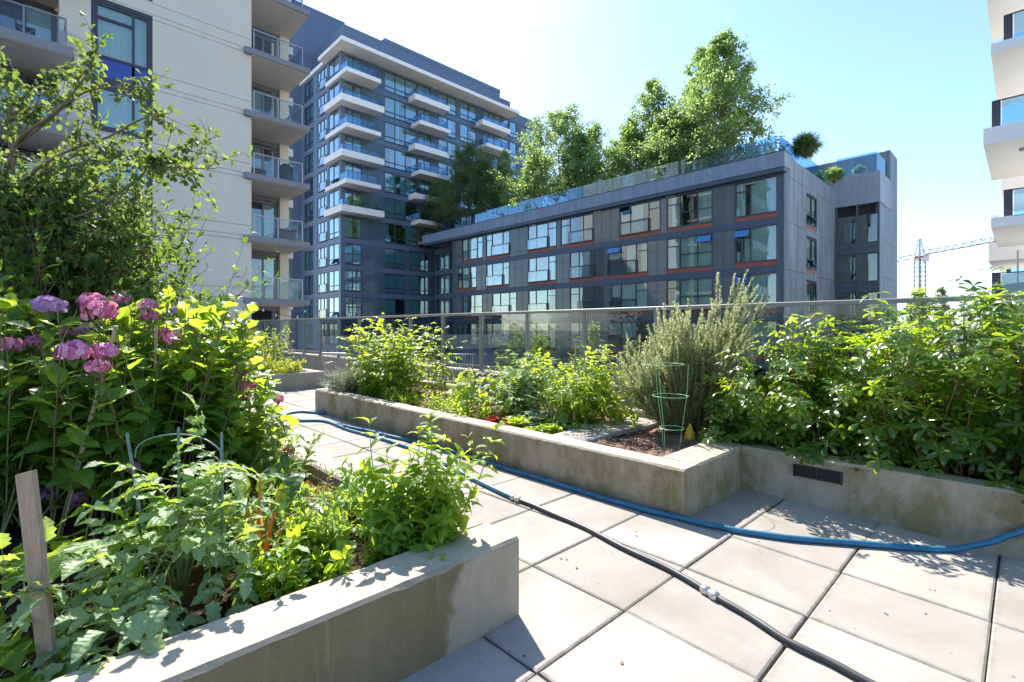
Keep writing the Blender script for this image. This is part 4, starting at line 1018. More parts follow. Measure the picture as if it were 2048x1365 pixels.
# things standing on the balconies
def crate(name, label, cat, x, y, z, w, d, h, mt, slats):
    t = thing(name, label, cat, (x, y, z)); g = G()
    for i in range(slats): zz = z+.04+i*(h-.04)/slats; g.box(x-w/2, x+w/2, y-d/2, y-d/2+.02, zz, zz+(h-.04)/slats-.012); g.box(x-w/2, x-w/2+.02, y-d/2+.021, y+d/2, zz, zz+(h-.04)/slats-.012)
    g.box(x-w/2, x+w/2, y+d/2-.02, y+d/2, z+.04, z+h); g.box(x+w/2-.02, x+w/2, y-d/2+.021, y+d/2-.021, z+.04, z+h); g.obj('slatted_side', M[mt], t)
    g = G(); g.bbox(x-w/2-.03, x+w/2+.03, y-d/2-.03, y+d/2+.03, z+h, z+h+.04, .01); g.obj('lid', M[mt], t); return t
crate('storage_box', 'dark brown slatted box on the lower corner balcony of the beige building', 'box', 9.15, 26.1, tops[2], .85, .5, .62, 'dkwood', 5)
crate('storage_box', 'red brown slatted box at left end of the upper corner balcony', 'box', 7.9, 26.3, tops[3], .6, .5, .5, 'dkwood', 4)
t = thing('barbecue', 'black covered barbecue on the corner balcony of the beige building', 'barbecue', (9.2, 26.1, tops[3])); g = G(); z = tops[3]
g.lathe((9.2, 26.1, z+.1), [(.26, 0), (.3, .02), (.31, .62), (.34, .7), (.32, .84), (.2, .95), (0, .98)], 12); g.obj('cover', M['black'], t)
g = G()
for a in (-.2, .2):
    for b in (-.2, .2): g.box(9.2+a-.02, 9.2+a+.02, 26.1+b-.02, 26.1+b+.02, z, z+.12)
g.obj('leg', M['metal'], t)
t = thing('folding_chair', 'dark folding chair on the top left balcony of the beige building', 'chair', (-.2, 24.9, tops[4]+.1)); z = tops[4]+.1
g = G(); g.box(-.5, 0, 24.75, 25.2, z+.45, z+.49); g.obj('seat', M['shade'], t); g = G(); g.box(-.52, -.48, 24.75, 25.2, z+.5, z+.95); g.obj('backrest', M['shade'], t)
g = G(); g.tube(np.array([[0, 24.78, z], [-.5, 24.78, z+.5]]), .015, 6); g.tube(np.array([[-.5, 24.78, z], [.02, 24.78, z+.48]]), .015, 6); g.tube(np.array([[0, 25.18, z], [-.5, 25.18, z+.5]]), .015, 6); g.tube(np.array([[-.5, 25.18, z], [.02, 25.18, z+.48]]), .015, 6); g.obj('leg', M['metal'], t)
# string lights from the lowest corner balcony
sl = thing('string_lights', 'string of small white bulbs under the lowest corner balcony', 'string lights', (8.5, 25.1, 2.3))
P = catmull([[6.6, 25.1, 1.2], [7.1, 25.1, 2.42], [8.2, 25.0, 2.05], [9.2, 24.9, 1.9], [10.0, 25.1, 2.5]], 8); g = G(); g.tube(P, .012, 4); g.obj('wire', M['black'], sl)
for i in range(9, len(P)-1, 4):
    g = G(); g.lathe(P[i]-[0, 0, .14], [(0, 0), (.035, .02), (.045, .05), (.03, .09), (.015, .12), (.015, .14)], 8); g.obj('bulb', M['bulb'], sl)

# ------------------------------------------------------------------ white balcony building on the right
rr_ = np.random.default_rng(17)
RB = thing('apartment_building', 'white apartment building with stacked balconies at the right edge', 'building', (26, -4, -6))
g = G(); g.box(26.5, 40, -16, -2.6, -5.99, 26); g.obj('wall', M['stucco2'], RB)
fw_ = Fac('X', 26.5, -1)
def rbalc(z0, x0, x1, y1, ups, wide):
    g = G(); g.bbox(x0, x1, -14, y1, z0, z0+.3, .015); g.box(x0-.001, x0+.16, -14, y1+.001, z0+.005, z0+ups); g.box(x0+.16, x1, y1-.16, y1+.001, z0+.005, z0+ups if wide else z0+.45)
    if not wide: g.box(x0-.002, x0+.16, y1-.55, y1+.002, z0+.004, z0+ups+.02)
    b = g.obj('balcony', M['white'], RB)
    g = G(); zr = z0+ups+.95; ya = y1-(.2 if wide else .30)
    g.box(x0+.2, x0+.24, -14, ya, zr-.04, zr); g.box(x0+.2, x0+.34, ya-.22, ya, z0+.31, zr-.02)
    for y in np.arange(-13, ya-1, 1.4): g.box(x0+.2, x0+.24, y, y+.05, z0+.31, zr-.04)
    g.box(x0+.2, x0+.24, -14, ya-.2, z0+ups+.02, z0+ups+.06); g.box(x0+.34, x1-.2, ya-.05, ya-.01, zr-.04, zr); g.obj('railing', M['frame'], b)
    g = G(); g.box(x0+.21, x0+.225, -14, ya-.25, z0+ups+.07, zr-.05); g.box(x0+.4, x1-.2, ya-.04, ya-.025, z0+.3, zr-.05); g.obj('glass', M['blueglass'], b)
    g = G(); g.lathe((x0+1.4, y1-1.0, z0-.09), [(0, 0), (.13, .01), (.16, .05), (.16, .09)], 14); g.obj('ceiling_lamp', M['metal'], b)
    window(RB, fw_, [-8, -6, -4.2, -2.7], z0+.35, z0+2.75, rr_, glass='towglass', cur=.5, blind=.3, fw=.08)
for z0, wide in ((13.6, 1), (10.68, 0), (7.62, 1), (4.75, 0), (1.72, 1)): rbalc(z0, 23.5, 29.4, 1.02 if wide else .83, .56 if wide else .32, wide)
RB2 = thing('apartment_building', 'pale grey far building with stepped balconies behind the right edge balconies', 'building', (36, -4, -6))
g = G(); g.box(37, 50, -16, -2.6, -5.99, 8); g.obj('wall', M['white'], RB2)
for z0, x0, y1 in ((4.45, 32, 1.22), (7.6, 33, .8), (1.5, 33, .8), (3.6, 40, 1.0)):
    g = G(); g.bbox(x0, x0+5, -12, y1, z0, z0+.85, .02); b = g.obj('balcony', M['white'], RB2)
    g = G(); g.box(x0+.2, x0+.23, -12, y1-.2, z0+.86, z0+1.7); g.obj('glass', M['blueglass'], b)
    g = G(); g.box(x0+.18, x0+.25, -12, y1-.2, z0+1.7, z0+1.75); g.box(x0+.15, x0+.25, y1-.4, y1-.2, z0+.86, z0+1.7); g.obj('railing', M['frame'], b)
# folded parasol and sail cloth on the lowest right balcony
t = thing('parasol', 'dark folded parasol lying over the lowest right balcony railing', 'parasol', (24.4, .2, 2.3)); g = G()
g.tube(catmull([[24.2, .75, 2.5], [24.3, .3, 2.75], [24.5, -.4, 2.7], [24.6, -1.2, 2.45]], 6), .15, 8); g.obj('canopy', M['shade'], t)
g = G(); g.tube(np.array([[24.3, .2, 2.1], [24.3, .2, 4.0]]), .025, 6); g.obj('pole', M['metal'], t)

# ------------------------------------------------------------------ tower crane
CR = thing('tower_crane', 'tall lattice tower crane far beyond the right buildings', 'crane', tuple(at_t(1838, 656, 150)-[0, 0, 7.3]))
c0 = at_t(1839.5, 656, 150); bx = FWD; by = RGT
def lattice(g, A, B, wa, wb, n, r, tri=False, zig=True):
    ax = nrm(B-A); s = nrm(np.cross(ax, UP)) if abs(ax[2]) < .9 else RGT; u = np.cross(s, ax)
    def cor(t, w): 
        c = A+(B-A)*t
        return [c+s*w/2, c-s*w/2, c+u*w] if tri else [c+s*w/2+u*w/2, c-s*w/2+u*w/2, c-s*w/2-u*w/2, c+s*w/2-u*w/2]
    pts = [cor(i/n, wa+(wb-wa)*i/n) for i in range(n+1)]; k = len(pts[0])
    for j in range(k): g.tube(np.array([p[j] for p in pts]), r, 4)
    for i in range(n):
        for j in range(k):
            a, b = (j, (j+1) % k) if i % 2 else ((j+1) % k, j); g.tube(np.array([pts[i][a], pts[i+1][b]]), r*.6, 3); g.tube(np.array([pts[i+1][a], pts[i+1][b]]), r*.5, 3)
g = G(); b = c0.copy(); b[2] = -6; t_ = c0.copy(); t_[2] = 21.; lattice(g, b, t_, 1.9, 1.9, 20, .15); g.obj('mast', M['steel'], CR)
g = G(); a = c0.copy(); a[2] = 21.0; e = c0.copy(); e[2] = 23; lattice(g, a, e, 1.9, 1.5, 2, .16); g.box(c0[0]-1, c0[0]+1, c0[1]-1, c0[1]+1, 22.6, 23.0); g.obj('slewing_ring', M['rust'], CR)
g = G(); a = c0.copy(); a[2] = 23; e = c0.copy(); e[2] = 28.2; lattice(g, a, e, 1.7, .35, 5, .09); g.obj('tower_head', M['steel'], CR)
g = G(); a = c0-FWD*1+[0, 0, 0]; a[2] = 23.3; e = c0-FWD*46; e[2] = 23.6; lattice(g, a, e, 1.3, 1.15, 34, .11, True); g.obj('jib', M['steel'], CR)
g = G(); a = c0+FWD*1; a[2] = 23.2; e = c0+FWD*15; e[2] = 23.2; lattice(g, a, e, 1.2, 1.2, 8, .08); g.obj('counter_jib', M['steel'], CR)
g = G(); w = c0+FWD*12; g.box(w[0]-1, w[0]+1, w[1]-1, w[1]+1, 22.0, 24.2); g.obj('counterweight', M['slabgrey'], CR)
g = G(); w = c0-FWD*1.2+RGT*.9; g.box(w[0]-.7, w[0]+.7, w[1]-.7, w[1]+.7, 21.4, 23.2); g.obj('cab', M['white'], CR)
g = G(); top = c0.copy(); top[2] = 28.2; e1 = c0-FWD*40; e1[2] = 24.8; e2 = c0+FWD*14; e2[2] = 23.9; e3 = c0-FWD*20; e3[2] = 24.8
for e in (e1, e2, e3): g.tube(np.array([top, e]), .07, 4)
g.obj('tie_rod', M['steel'], CR)
# ================================================================== planting
# ---- hydrangea
r = np.random.default_rng(101)
HY = thing('hydrangea_bush', 'big hydrangea bush with pink and purple flower heads and bamboo canes inside', 'bush', (.35, 3.9, .24))
gs = G(); lc = LC(); lc2 = LC()
def hyd_top(x, y):      # height of the crown over the bed
    return 1.47-2.5*max(0, x-.98)-.10*abs(y-3.9)
for k in range(330):
    bx, by = r.uniform(-.75, 1.0), r.uniform(3.55, 4.5)
    tx = bx+r.uniform(-.42, .42); ty = by+r.uniform(-.42, .42)-.12
    if k % 3 == 0: tx = r.uniform(.3, 1.25); ty = r.uniform(3.3, 4.1); bx = tx*.8; by = ty+.15
    tx = min(tx, 1.36); zt = hyd_top(tx, ty)*(r.uniform(.86, 1.02) if r.uniform() < .58 else r.uniform(.4, .86))
    d = np.array([tx-bx, ty-by, zt-.24]); L = np.linalg.norm(d)*1.03
    P = shoot(r, (bx, by, .22), d+np.array([0, 0, .2*L]), L, 10, .05, 1.0*nrm(d))
    gs.tube(P, np.linspace(.006, .0025, 11), 5, 0 if r.uniform() < .75 else 1, cap=False)
    node_leaves(lc, P, r, .45 if k % 2 else .32, 2, 68, (.08, .16), .68, (.1, .6), True, .8, vr=(.02, .97))
# dense low shoots on the path side, lit from behind
for k in range(70):
    bx, by = r.uniform(.7, 1.36), r.uniform(3.4, 4.6); P = shoot(r, (bx, by, .22), (r.normal(.15, .3), r.normal(-.1, .3), 1), r.uniform(.25, .75)*(1 if bx < 1.1 else .7), 7, .09)
    gs.tube(P, np.linspace(.005, .0025, 8), 4, 0, cap=False); node_leaves(lc2, P, r, .15, 2, 62, (.05, .09), .6, (.1, .5), True, .6)
gs.obj('stem', [M['stem'], M['woody']], HY, smooth=True)
def flower(c, rad, mt, seed, face=None):
    rr = np.random.default_rng(seed); g = G(); lc = LC(); n = int(34*(rad/.08)**1.5)+14
    for i in range(n):
        z = 1-1.45*(i+.5)/n; ph = i*2.39996; s = math.sqrt(max(0, 1-z*z)); d = nrm(np.array([s*math.cos(ph), s*math.sin(ph), z*.85])+rr.normal(0, .07, 3))
        d = nrm(d+rr.normal(0, .10, 3)); p = c+d*rad*np.array([1, 1, .82])*rr.uniform(.74, 1.06); A, B = perp(d); a0 = rr.uniform(0, 1.57); sz = rr.uniform(.017, .024)*max(.7, rad/.08); v = np.clip(rr.normal(.5, .4), 0, 1); dt = nrm(d+rr.normal(0, .28, 3)); A, B = perp(dt)
        for q in range(4):
            a = a0+q*math.pi/2; e = math.cos(a)*A+math.sin(a)*B
            lc.add(p, e+dt*.2, dt-e*.2, sz, sz*1.15, .25, np.clip(v+rr.normal(0, .12), 0, 1))
    lc.flush(g, T_ROUND, .1, .1, seed=seed)
    for i in range(16):
        d = nrm(rr.normal(0, 1, 3)*[1, 1, .5]+[0, 0, .3]); g.tube(np.array([c-[0, 0, rad*1.1], c+d*rad*.8]), .0016, 3, 1, cap=False)
    g.obj('flower_head', [M[mt], M['stem']], HY)
HEADS = [(100, 614, 31, 2.98, 'p_purple'), (186, 606, 31, 3.17, 'p_pink'), (200, 624, 34, 2.92, 'p_pink'), (242, 599, 21, 3.49, 'p_mauve'), (297, 612, 19, 3.30, 'p_mauve'),
        (300, 634, 20, 3.24, 'p_dusk'), (346, 624, 14, 3.56, 'p_purple'), (70, 685, 21, 2.98, 'p_mauve'), (16, 693, 26, 2.79, 'p_mauve'), (150, 706, 34, 2.60, 'p_mauve'), (207, 703, 28, 2.73, 'p_mauve'),
        (196, 734, 25, 2.60, 'p_pink'), (163, 664, 15, 3.30, 'p_purple'), (130, 668, 15, 3.30, 'p_dusk'), (328, 668, 18, 3.24, 'p_dusk'), (346, 679, 21, 3.11, 'p_mauve'), (493, 774, 20, 3.49, 'p_dusk'), (480, 748, 14, 3.56, 'p_dusk'),
        (557, 798, 13, 3.62, 'p_pink'), (156, 999, 20, 2.86, 'p_mauve'), (90, 988, 22, 2.98, 'p_purple'), (264, 934, 16, 2.79, 'p_purple'), (458, 940, 12, 2.98, 'p_purple'), (490, 800, 12, 3.62, 'p_dusk')]
for i, (px, py, rp, t, m) in enumerate(HEADS): flower(at_t(px, py, t*.96), rp*.84/FPX*t*.96, m, 200+i)
def thin_around(lc):    # flower heads push through the foliage: no leaves growing over them
    P = np.concatenate(lc.a[0]); D = nrm(np.concatenate(lc.a[1])); L = np.concatenate(lc.a[3]); keep = np.ones(len(P), bool)
    for (px, py, rp, t, m) in HEADS:
        c = at_t(px, py, t*.96); rad = rp/FPX*t; ax = nrm(c-[0, 0, CAM_H])
        for f in (0, .5, 1.):
            q = P+D*(L*f)[:, None]-c; al = q@ax; off = np.linalg.norm(q-al[:, None]*ax, axis=1)
            keep &= ~((al < rad*.5) & (al > -.6) & (off < rad*.72))
    lc.a = [[np.concatenate(x)[keep]] for x in lc.a]
thin_around(lc); thin_around(lc2)
g = G(); lc.flush(g, T_SERR, .28, .06, seed=1); lc2.flush(g, T_OVATE, .28, .05, seed=2); g.obj('foliage', M['l_hyd'], HY)


# ---- branchy small tree on the left with the dark shrubs below it
r = np.random.default_rng(77)
TR = thing('tree', 'small branching tree with loose leaves in front of the beige building', 'tree', (-.25, 5.6, .2))
gw = G(); tw = []
def limb(pts, r0, r1, sub=9, sl=(.18, .5), droop=-.1):
    r0 *= .7; P = catmull(pts, 5); gw.tube(P, np.linspace(r0, r1, len(P)), 6)
    for j in range(sub):
        u = r.uniform(.2, 1.)*(len(P)-1); i = min(int(u), len(P)-2); T = nrm(P[i+1]-P[i])
        Q = shoot(r, P[i], T*.9+r.normal(0, .6, 3)+UP*.1, r.uniform(*sl)*(1.15-.5*u/len(P)), 6, .16, (0, 0, droop)); gw.tube(Q, np.linspace(.0055, .002, 7), 4, cap=False); tw.append(Q)
        for q in range(2):
            k = r.integers(2, 6); Q2 = shoot(r, Q[k], nrm(Q[k]-Q[k-1])*.7+r.normal(0, .7, 3), r.uniform(.12, .3), 4, .16, (0, 0, droop)); gw.tube(Q2, np.linspace(.003, .0015, 5), 3, cap=False); tw.append(Q2)
    tw.append(P[len(P)//2:]); tw.append(P[len(P)//3:])
def A(px, py, t): return at_t(px, py, t)
tk = catmull([(-.3, 5.7, .2), A(-6, 620, 3.95), A(5, 480, 3.9), A(12, 380, 3.85), A(30, 300, 3.8)], 5); gw.tube(tk, np.linspace(.042, .022, len(tk)), 8)
limb([A(10, 400, 3.9), A(30, 290, 3.7), A(110, 225, 3.5), A(170, 155, 3.4), A(188, 108, 3.4)], .022, .003, 8, (.1, .3))
limb([A(30, 290, 3.75), A(80, 255, 3.6), A(160, 190, 3.5), A(230, 175, 3.45), A(300, 190, 3.45)], .018, .003, 6, (.08, .24))
limb([A(8, 420, 3.9), A(60, 350, 3.7), A(130, 305, 3.6), A(215, 275, 3.5), A(300, 235, 3.4), A(375, 270, 3.4)], .022, .003, 9, (.1, .28))
limb([A(40, 360, 3.8), A(150, 330, 3.7), A(240, 330, 3.6), A(330, 335, 3.5), A(432, 338, 3.45)], .02, .003, 10, (.1, .3))
limb([A(20, 470, 3.9), A(130, 440, 3.8), A(190, 420, 3.7), A(260, 370, 3.6), A(330, 310, 3.5), A(385, 285, 3.5)], .02, .003, 10, (.1, .3))
limb([A(30, 500, 4.0), A(130, 480, 3.9), A(240, 470, 3.8), A(350, 478, 3.7)], .018, .003, 11, (.15, .4))
limb([A(20, 440, 3.9), A(28, 360, 3.8), A(18, 260, 3.7), A(25, 190, 3.7), A(8, 150, 3.7)], .022, .004, 9, (.12, .35))
limb([A(30, 300, 3.8), A(70, 220, 3.7), A(90, 160, 3.7), A(105, 150, 3.7)], .012, .002, 6, (.08, .22))
limb([A(20, 520, 4.0), A(120, 540, 4.0), A(220, 560, 3.9), A(310, 575, 3.8)], .018, .003, 14)
limb([A(20, 560, 4.0), A(90, 470, 4.0), A(150, 400, 4.0), A(220, 380, 4.0), A(300, 400, 3.9)], .018, .003, 12)
limb([A(30, 600, 4.2), A(160, 520, 4.2), A(260, 510, 4.2), A(330, 530, 4.1)], .018, .003, 14)
limb([A(0, 420, 4.2), A(60, 420, 4.2), A(130, 370, 4.2), A(200, 340, 4.1), A(250, 300, 4.1)], .018, .003, 9, (.12, .35))
for k in range(14):
    ex, ey = 90+17*k+r.uniform(-15, 15), 400+(k*67) % 190
    limb([A(8, 520+5*k, 4.1), A(ex*.45, ey+60+r.uniform(-20, 20), 4.15), A(ex, ey, 4.0+r.uniform(-.2, .2))], .013, .003, 15, (.25, .6))
for k in range(14):
    ex, ey = -10+13*k+r.uniform(-15, 15), 330+(k*83) % 210
    limb([A(6, 480-6*k, 3.95), A(ex*.5+5, ey+70+r.uniform(-20, 20), 3.9), A(ex, ey, 3.8+r.uniform(-.2, .2))], .011, .003, 12, (.15, .36))
gw.obj('trunk', M['bark'], TR, smooth=True)
lc = LC(); twig_leaves(lc, r, tw, 11, (.034, .060), .6, .016, (0, .5), .6); g = G(); lc.flush(g, T_OVATE, .3, .05, seed=3); g.obj('crown', M['l_tree'], TR)
def shrub(name, label, cat, r, base, n, Lr, spread, leaf, ratio, lm, per=2, tpl=T_OVATE, deca=True, ang=55, nodes=9, f0=.25, wob=.1, stem='woody', group=None, vr=(.05, .95), area=.2, side=1, up=1., droop=(.1, .4), fold=.28, sub=1, tip=.6, srad=.004, trop=(0, 0, .1)):
    t = thing(name, label, cat, base, group); gs = G(); lc = LC()
    for k in range(n):
        b = np.array(base)+np.array([r.uniform(-area, area), r.uniform(-area, area), 0]); ph = r.uniform(0, 6.28); s = spread*math.sqrt(r.uniform())
        P = shoot(r, b, (s*math.cos(ph), s*math.sin(ph), up), r.uniform(*Lr), nodes, wob, trop); gs.tube(P, np.linspace(srad, srad*.4, len(P)), 4, 0, cap=False)
        node_leaves(lc, P, r, f0, per, ang, leaf, ratio, droop, deca, tip, vr, sub)
        for q in range(side):
            i = r.integers(2, nodes); P2 = shoot(r, P[i], nrm(P[i]-P[i-1])+r.normal(0, .6, 3), r.uniform(.25, .5)*Lr[0], 5, wob, trop); gs.tube(P2, np.linspace(srad*.6, srad*.3, 6), 3, 0, cap=False)
            node_leaves(lc, P2, r, .2, per, ang, leaf, ratio, droop, deca, tip, vr, sub)
    gs.obj('stem', M[stem], t, smooth=True); g = G(); lc.flush(g, tpl, fold, .05, seed=n); g.obj('foliage', M[lm], t); return t
r = np.random.default_rng(5)
shrub('evergreen_shrub', 'dark green shrub under the branching tree behind the hydrangea', 'shrub', r, (.0, 5.3, .22), 190, (1.4, 2.2), .55, (.07, .11), .42, 'l_dark', 2, nodes=13, area=.4, side=2)
shrub('evergreen_shrub', 'dense dark shrub between the hydrangea and the beige wall', 'shrub', r, (.25, 6.4, .22), 190, (1.3, 2.3), .45, (.06, .10), .42, 'l_dark', 2, nodes=13, area=.55, side=2)
for k, (px, t, h) in enumerate([(410, 22.5, 1.6), (445, 23, 1.9), (478, 23, 1.7)]):
    b = at_t(px, 656, t); b[2] = 0
    shrub('evergreen_shrub', ['dark round shrub at the beige wall nearest the hydrangea', 'taller dark shrub in the middle below the beige wall', 'dark shrub at the beige wall corner beside the railing'][k], 'shrub', r, b, 60, (h*.7, h*1.15), .5, (.14, .24), .4, 'l_dark', 2, nodes=9, area=.5, tpl=T_SIMPLE, group='dark shrubs at the beige wall')

# ---- hedge of whorled glossy leaves in the right planter
r = np.random.default_rng(55)
HE = thing('hedge', 'dense glossy green hedge with sunlit yellow green tips in the right planter', 'hedge', (5.0, 0, .25))
def htop(y): 
    return 1.38+.08*(y < .5)+.10*math.sin(1.9*y+.6)+.07*math.sin(4.3*y+1.)-.20*max(0, y-1.25)*2.0+.10*(y < .1)
lc = LC(); gs = G()
def whorl(p, ax, n, L, v, dr):
    A_, B_ = perp(ax); a0 = r.uniform(0, 6)
    for j in range(n):
        a = a0+2*math.pi*j/n+r.uniform(-.15, .15); e = math.cos(a)*A_+math.sin(a)*B_; l = L*r.uniform(.75, 1.1)
        lc.add(p, e+ax*r.uniform(.15, .55), ax-e*.2+r.normal(0, .1, 3), l, l*.38, r.uniform(*dr), np.clip(v+r.normal(0, .12), 0, .96))
for k in range(390):
    y = r.uniform(-2.7, 1.95); x0 = r.uniform(4.55, 5.45); bz = .25
    big = r.uniform() < .1
    tz = htop(y)*r.uniform(.55, 1.0)+(r.uniform(.04, .16) if big else 0)
    tx = x0+r.normal(0, .22)+(-.28 if tz < .9 else -.05); tx = max(tx, 4.2-.1*r.uniform())
    if y > 1.6: tz *= .85
    d = np.array([tx-x0, r.normal(0, .16), tz-bz]); P = shoot(r, (x0, y, bz), d, np.linalg.norm(d), 9, .07)
    gs.tube(P, np.linspace(.005, .0025, 10), 5, cap=False)
    for i in range(3, 10):
        T = nrm(P[i]-P[i-1])
        if i == 9: whorl(P[i], nrm(T+UP*.4+r.normal(0, .15, 3)), r.integers(6, 9), .085, .8, (.15, .5))
        for q in range(2):
            dd = nrm(T*.4+r.normal(0, .7, 3)+[-.35, 0, .15]); l2 = r.uniform(.06, .17); p2 = P[i]+dd*l2
            if p2[2] < .28: continue
            gs.tube(np.array([P[i], P[i]+dd*l2*.5+[0, 0, .01], p2]), .0018, 3, cap=False)
            whorl(p2, nrm(dd*.6+UP*.7+r.normal(0, .2, 3)), r.integers(5, 8), r.uniform(.065, .092), r.uniform(.1, .8), (.15, .6))
# lower skirt hanging over the wall
for k in range(420):
    p = np.array([r.uniform(4.18, 4.72), r.uniform(-2.6, 1.75), r.uniform(.34, .75)]); 
    if p[0] < 4.30 and p[2] < .42 and r.uniform() < .6: continue
    whorl(p, nrm(np.array([-.6, r.normal(0, .3), .6])), r.integers(5, 8), r.uniform(.07, .10), r.uniform(.05, .7), (.2, .7)); gs.tube(np.array([p, p+[.16, r.normal(0, .05), -.06]]), .002, 3, cap=False)
gs.obj('stem', M['woody'], HE, smooth=True); g = G(); lc.flush(g, T_OBOV, .22, .03, seed=7); g.obj('foliage', M['l_hedge'], HE)

# ---- rosemary
r = np.random.default_rng(66)
RO = thing('rosemary_bush', 'big upright rosemary bush with a tall side spray by the railing', 'bush', (4.75, 2.35, .28))
lc = LC(); gs = G()
def spray(P, r0, dens=1.):
    n = len(P)-1; gs.tube(P, np.linspace(r0, .0014, n+1), 4, cap=False)
    seg = np.linalg.norm(P[1]-P[0]); per = max(2, int(seg/.011*dens))
    for i in range(max(1, int(n*.2)), n+1):
        T = nrm(P[i]-P[i-1]); A_, B_ = perp(T)
        k = per*4; u = r.uniform(0, 1, k); ph = r.uniform(0, 6.28, k); R_ = np.cos(ph)[:, None]*A_+np.sin(ph)[:, None]*B_
        a = r.uniform(.45, 1.0, k); D = T*np.cos(a)[:, None]+R_*np.sin(a)[:, None]
        l = r.uniform(.022, .038, k)*(1-.35*(i/n)**3); lc.add(P[i]-T*seg*u[:, None], D, T+r.normal(0, .25, (k, 3)), l, .0068, .2, np.clip(.25+.55*(i/n)+r.normal(0, .15, k), 0, 1))
rv = nrm(np.array([.72, -.69, 0])); fv = np.array([.6936, .7203, 0])
for k in range(330):
    side = r.uniform(-1, 1); dep = r.uniform(-.6, .6); b = np.array([4.75, 2.35, .26])+rv*side*.14+fv*dep*.14
    d = rv*(side*.52-.10)+fv*dep*.42+UP; tgt = 1.22-.2*side*side-.12*(side < -.6)
    if side < -.55: d = rv*(side*.95)+fv*dep*.4+UP*r.uniform(.55, .9); tgt = .95
    L = tgt*r.uniform(.55, 1.05); P = shoot(r, b, d, L, 12, .055, UP*1.0*(L*.8)); spray(P, .006)
    for q in range(3):
        i = r.integers(3, 12); P2 = shoot(r, P[i], nrm(P[i]-P[i-1])+r.normal(0, .3, 3)+UP*.25, r.uniform(.14, .32), 6, .07, UP*1.5); spray(P2, .003)
for k in range(22):  # tall spray to the right
    b = np.array([4.8, 2.3, .9])+rv*.17+r.normal(0, .05, 3); top = at_t(1470+r.uniform(-70, 55), 600+r.uniform(-55, 120), 4.95+r.normal(0, .12)); d = top-b; P = shoot(r, b, d, np.linalg.norm(d), 9, .05, UP*.5); spray(P, .005, 1.1)
    for q in range(3):
        i = r.integers(3, 9); P2 = shoot(r, P[i], nrm(P[i]-P[i-1])+r.normal(0, .4, 3)+UP*.3, r.uniform(.12, .28), 5, .07, UP*1.5); spray(P2, .003)
for (px, py) in ((1508, 548), (1482, 552), (1440, 572), (1492, 585), (1520, 590)):
    b = np.array([4.8, 2.3, 1.1])+rv*.2; top = at_t(px, py, 4.95); P = shoot(r, b, top-b, np.linalg.norm(top-b), 9, .03, UP*.3); spray(P, .005, 1.2)
gs.obj('stem', M['woody'], RO, smooth=True); g = G(); lc.flush(g, T_NEEDLE, 0., seed=8); g.obj('foliage', M['l_rose'], RO)

# ---- compound-leaved plants in the long planter
def compound_bush(name, label, cat, r, base, n, Lr, spread, area, pairs, leafL, ratio, lm, clen=(.12, .2), tpl=T_SERR, nodes=9, droop=.4, vr=(.05, .95), stem='stem', f0=.25, trop=(0, 0, 0), sides=1, wob=.1, rad=.004, group=None, per=1):
    t = thing(name, label, cat, base, group); gs = G(); lc = LC()
    def leaves(P):
        k = len(P)-1
        for i in range(max(1, int(k*f0)), k+1):
            for q in range(per):
                T = nrm(P[i]-P[i-1]); A_, B_ = perp(T); ph = i*2.4+q*3.1+r.uniform(-.4, .4); d = T*.5+math.cos(ph)*A_+math.sin(ph)*B_
                compound(lc, gs, r, P[i], d, r.uniform(*clen)*(1-.4*(i/k)**3), pairs, r.uniform(*leafL)*(1-.35*(i/k)**3), ratio, droop, 0, .0016, vr)
    for k in range(n):
        b = np.array(base)+np.array([r.uniform(-area[0], area[0]), r.uniform(-area[1], area[1]), 0]); ph = r.uniform(0, 6.28); s = spread*math.sqrt(r.uniform())
        P = shoot(r, b, (s*math.cos(ph), s*math.sin(ph), 1), r.uniform(*Lr), nodes, wob, trop); gs.tube(P, np.linspace(rad, rad*.4, len(P)), 5, 0, cap=False); leaves(P)
        for q in range(sides):
            i = r.integers(2, nodes-1); P2 = shoot(r, P[i], nrm(P[i]-P[i-1])+r.normal(0, .7, 3), r.uniform(.3, .55)*Lr[0], 5, wob, trop); gs.tube(P2, np.linspace(rad*.6, rad*.3, 6), 4, 0, cap=False); leaves(P2)
    gs.obj('stem', M[stem], t, smooth=True); g = G(); lc.flush(g, tpl, .3, .06, seed=n+1); g.obj('foliage', M[lm], t); return t, lc, gs
r = np.random.default_rng(88)
compound_bush('raspberry_bush', 'tall bushy raspberry at the far half of the long planter', 'bush', r, (4.15, 7.0, .28), 68, (.75, 1.25), .42, (.42, .62), 1, (.065, .10), .62, 'l_rasp', (.08, .14), nodes=12, droop=.5, f0=.12, sides=1)
compound_bush('tomato_plant', 'bushy tomato plant tied to the thin wooden stake', 'plant', r, (4.25, 3.45, .28), 26, (.55, .98), .5, (.28, .34), 3, (.055, .085), .55, 'l_rasp', (.14, .22), T_LOBE, 9, .6, f0=.08, sides=2, wob=.14, trop=(0, 0, -.6))
compound_bush('tomato_plant', 'lower tomato plant beside the bean leaves', 'plant', r, (4.35, 4.35, .28), 24, (.5, .85), .55, (.28, .34), 3, (.055, .08), .55, 'l_tom', (.13, .2), T_LOBE, 9, .6, f0=.08, sides=2, wob=.14, trop=(0, 0, -.6))
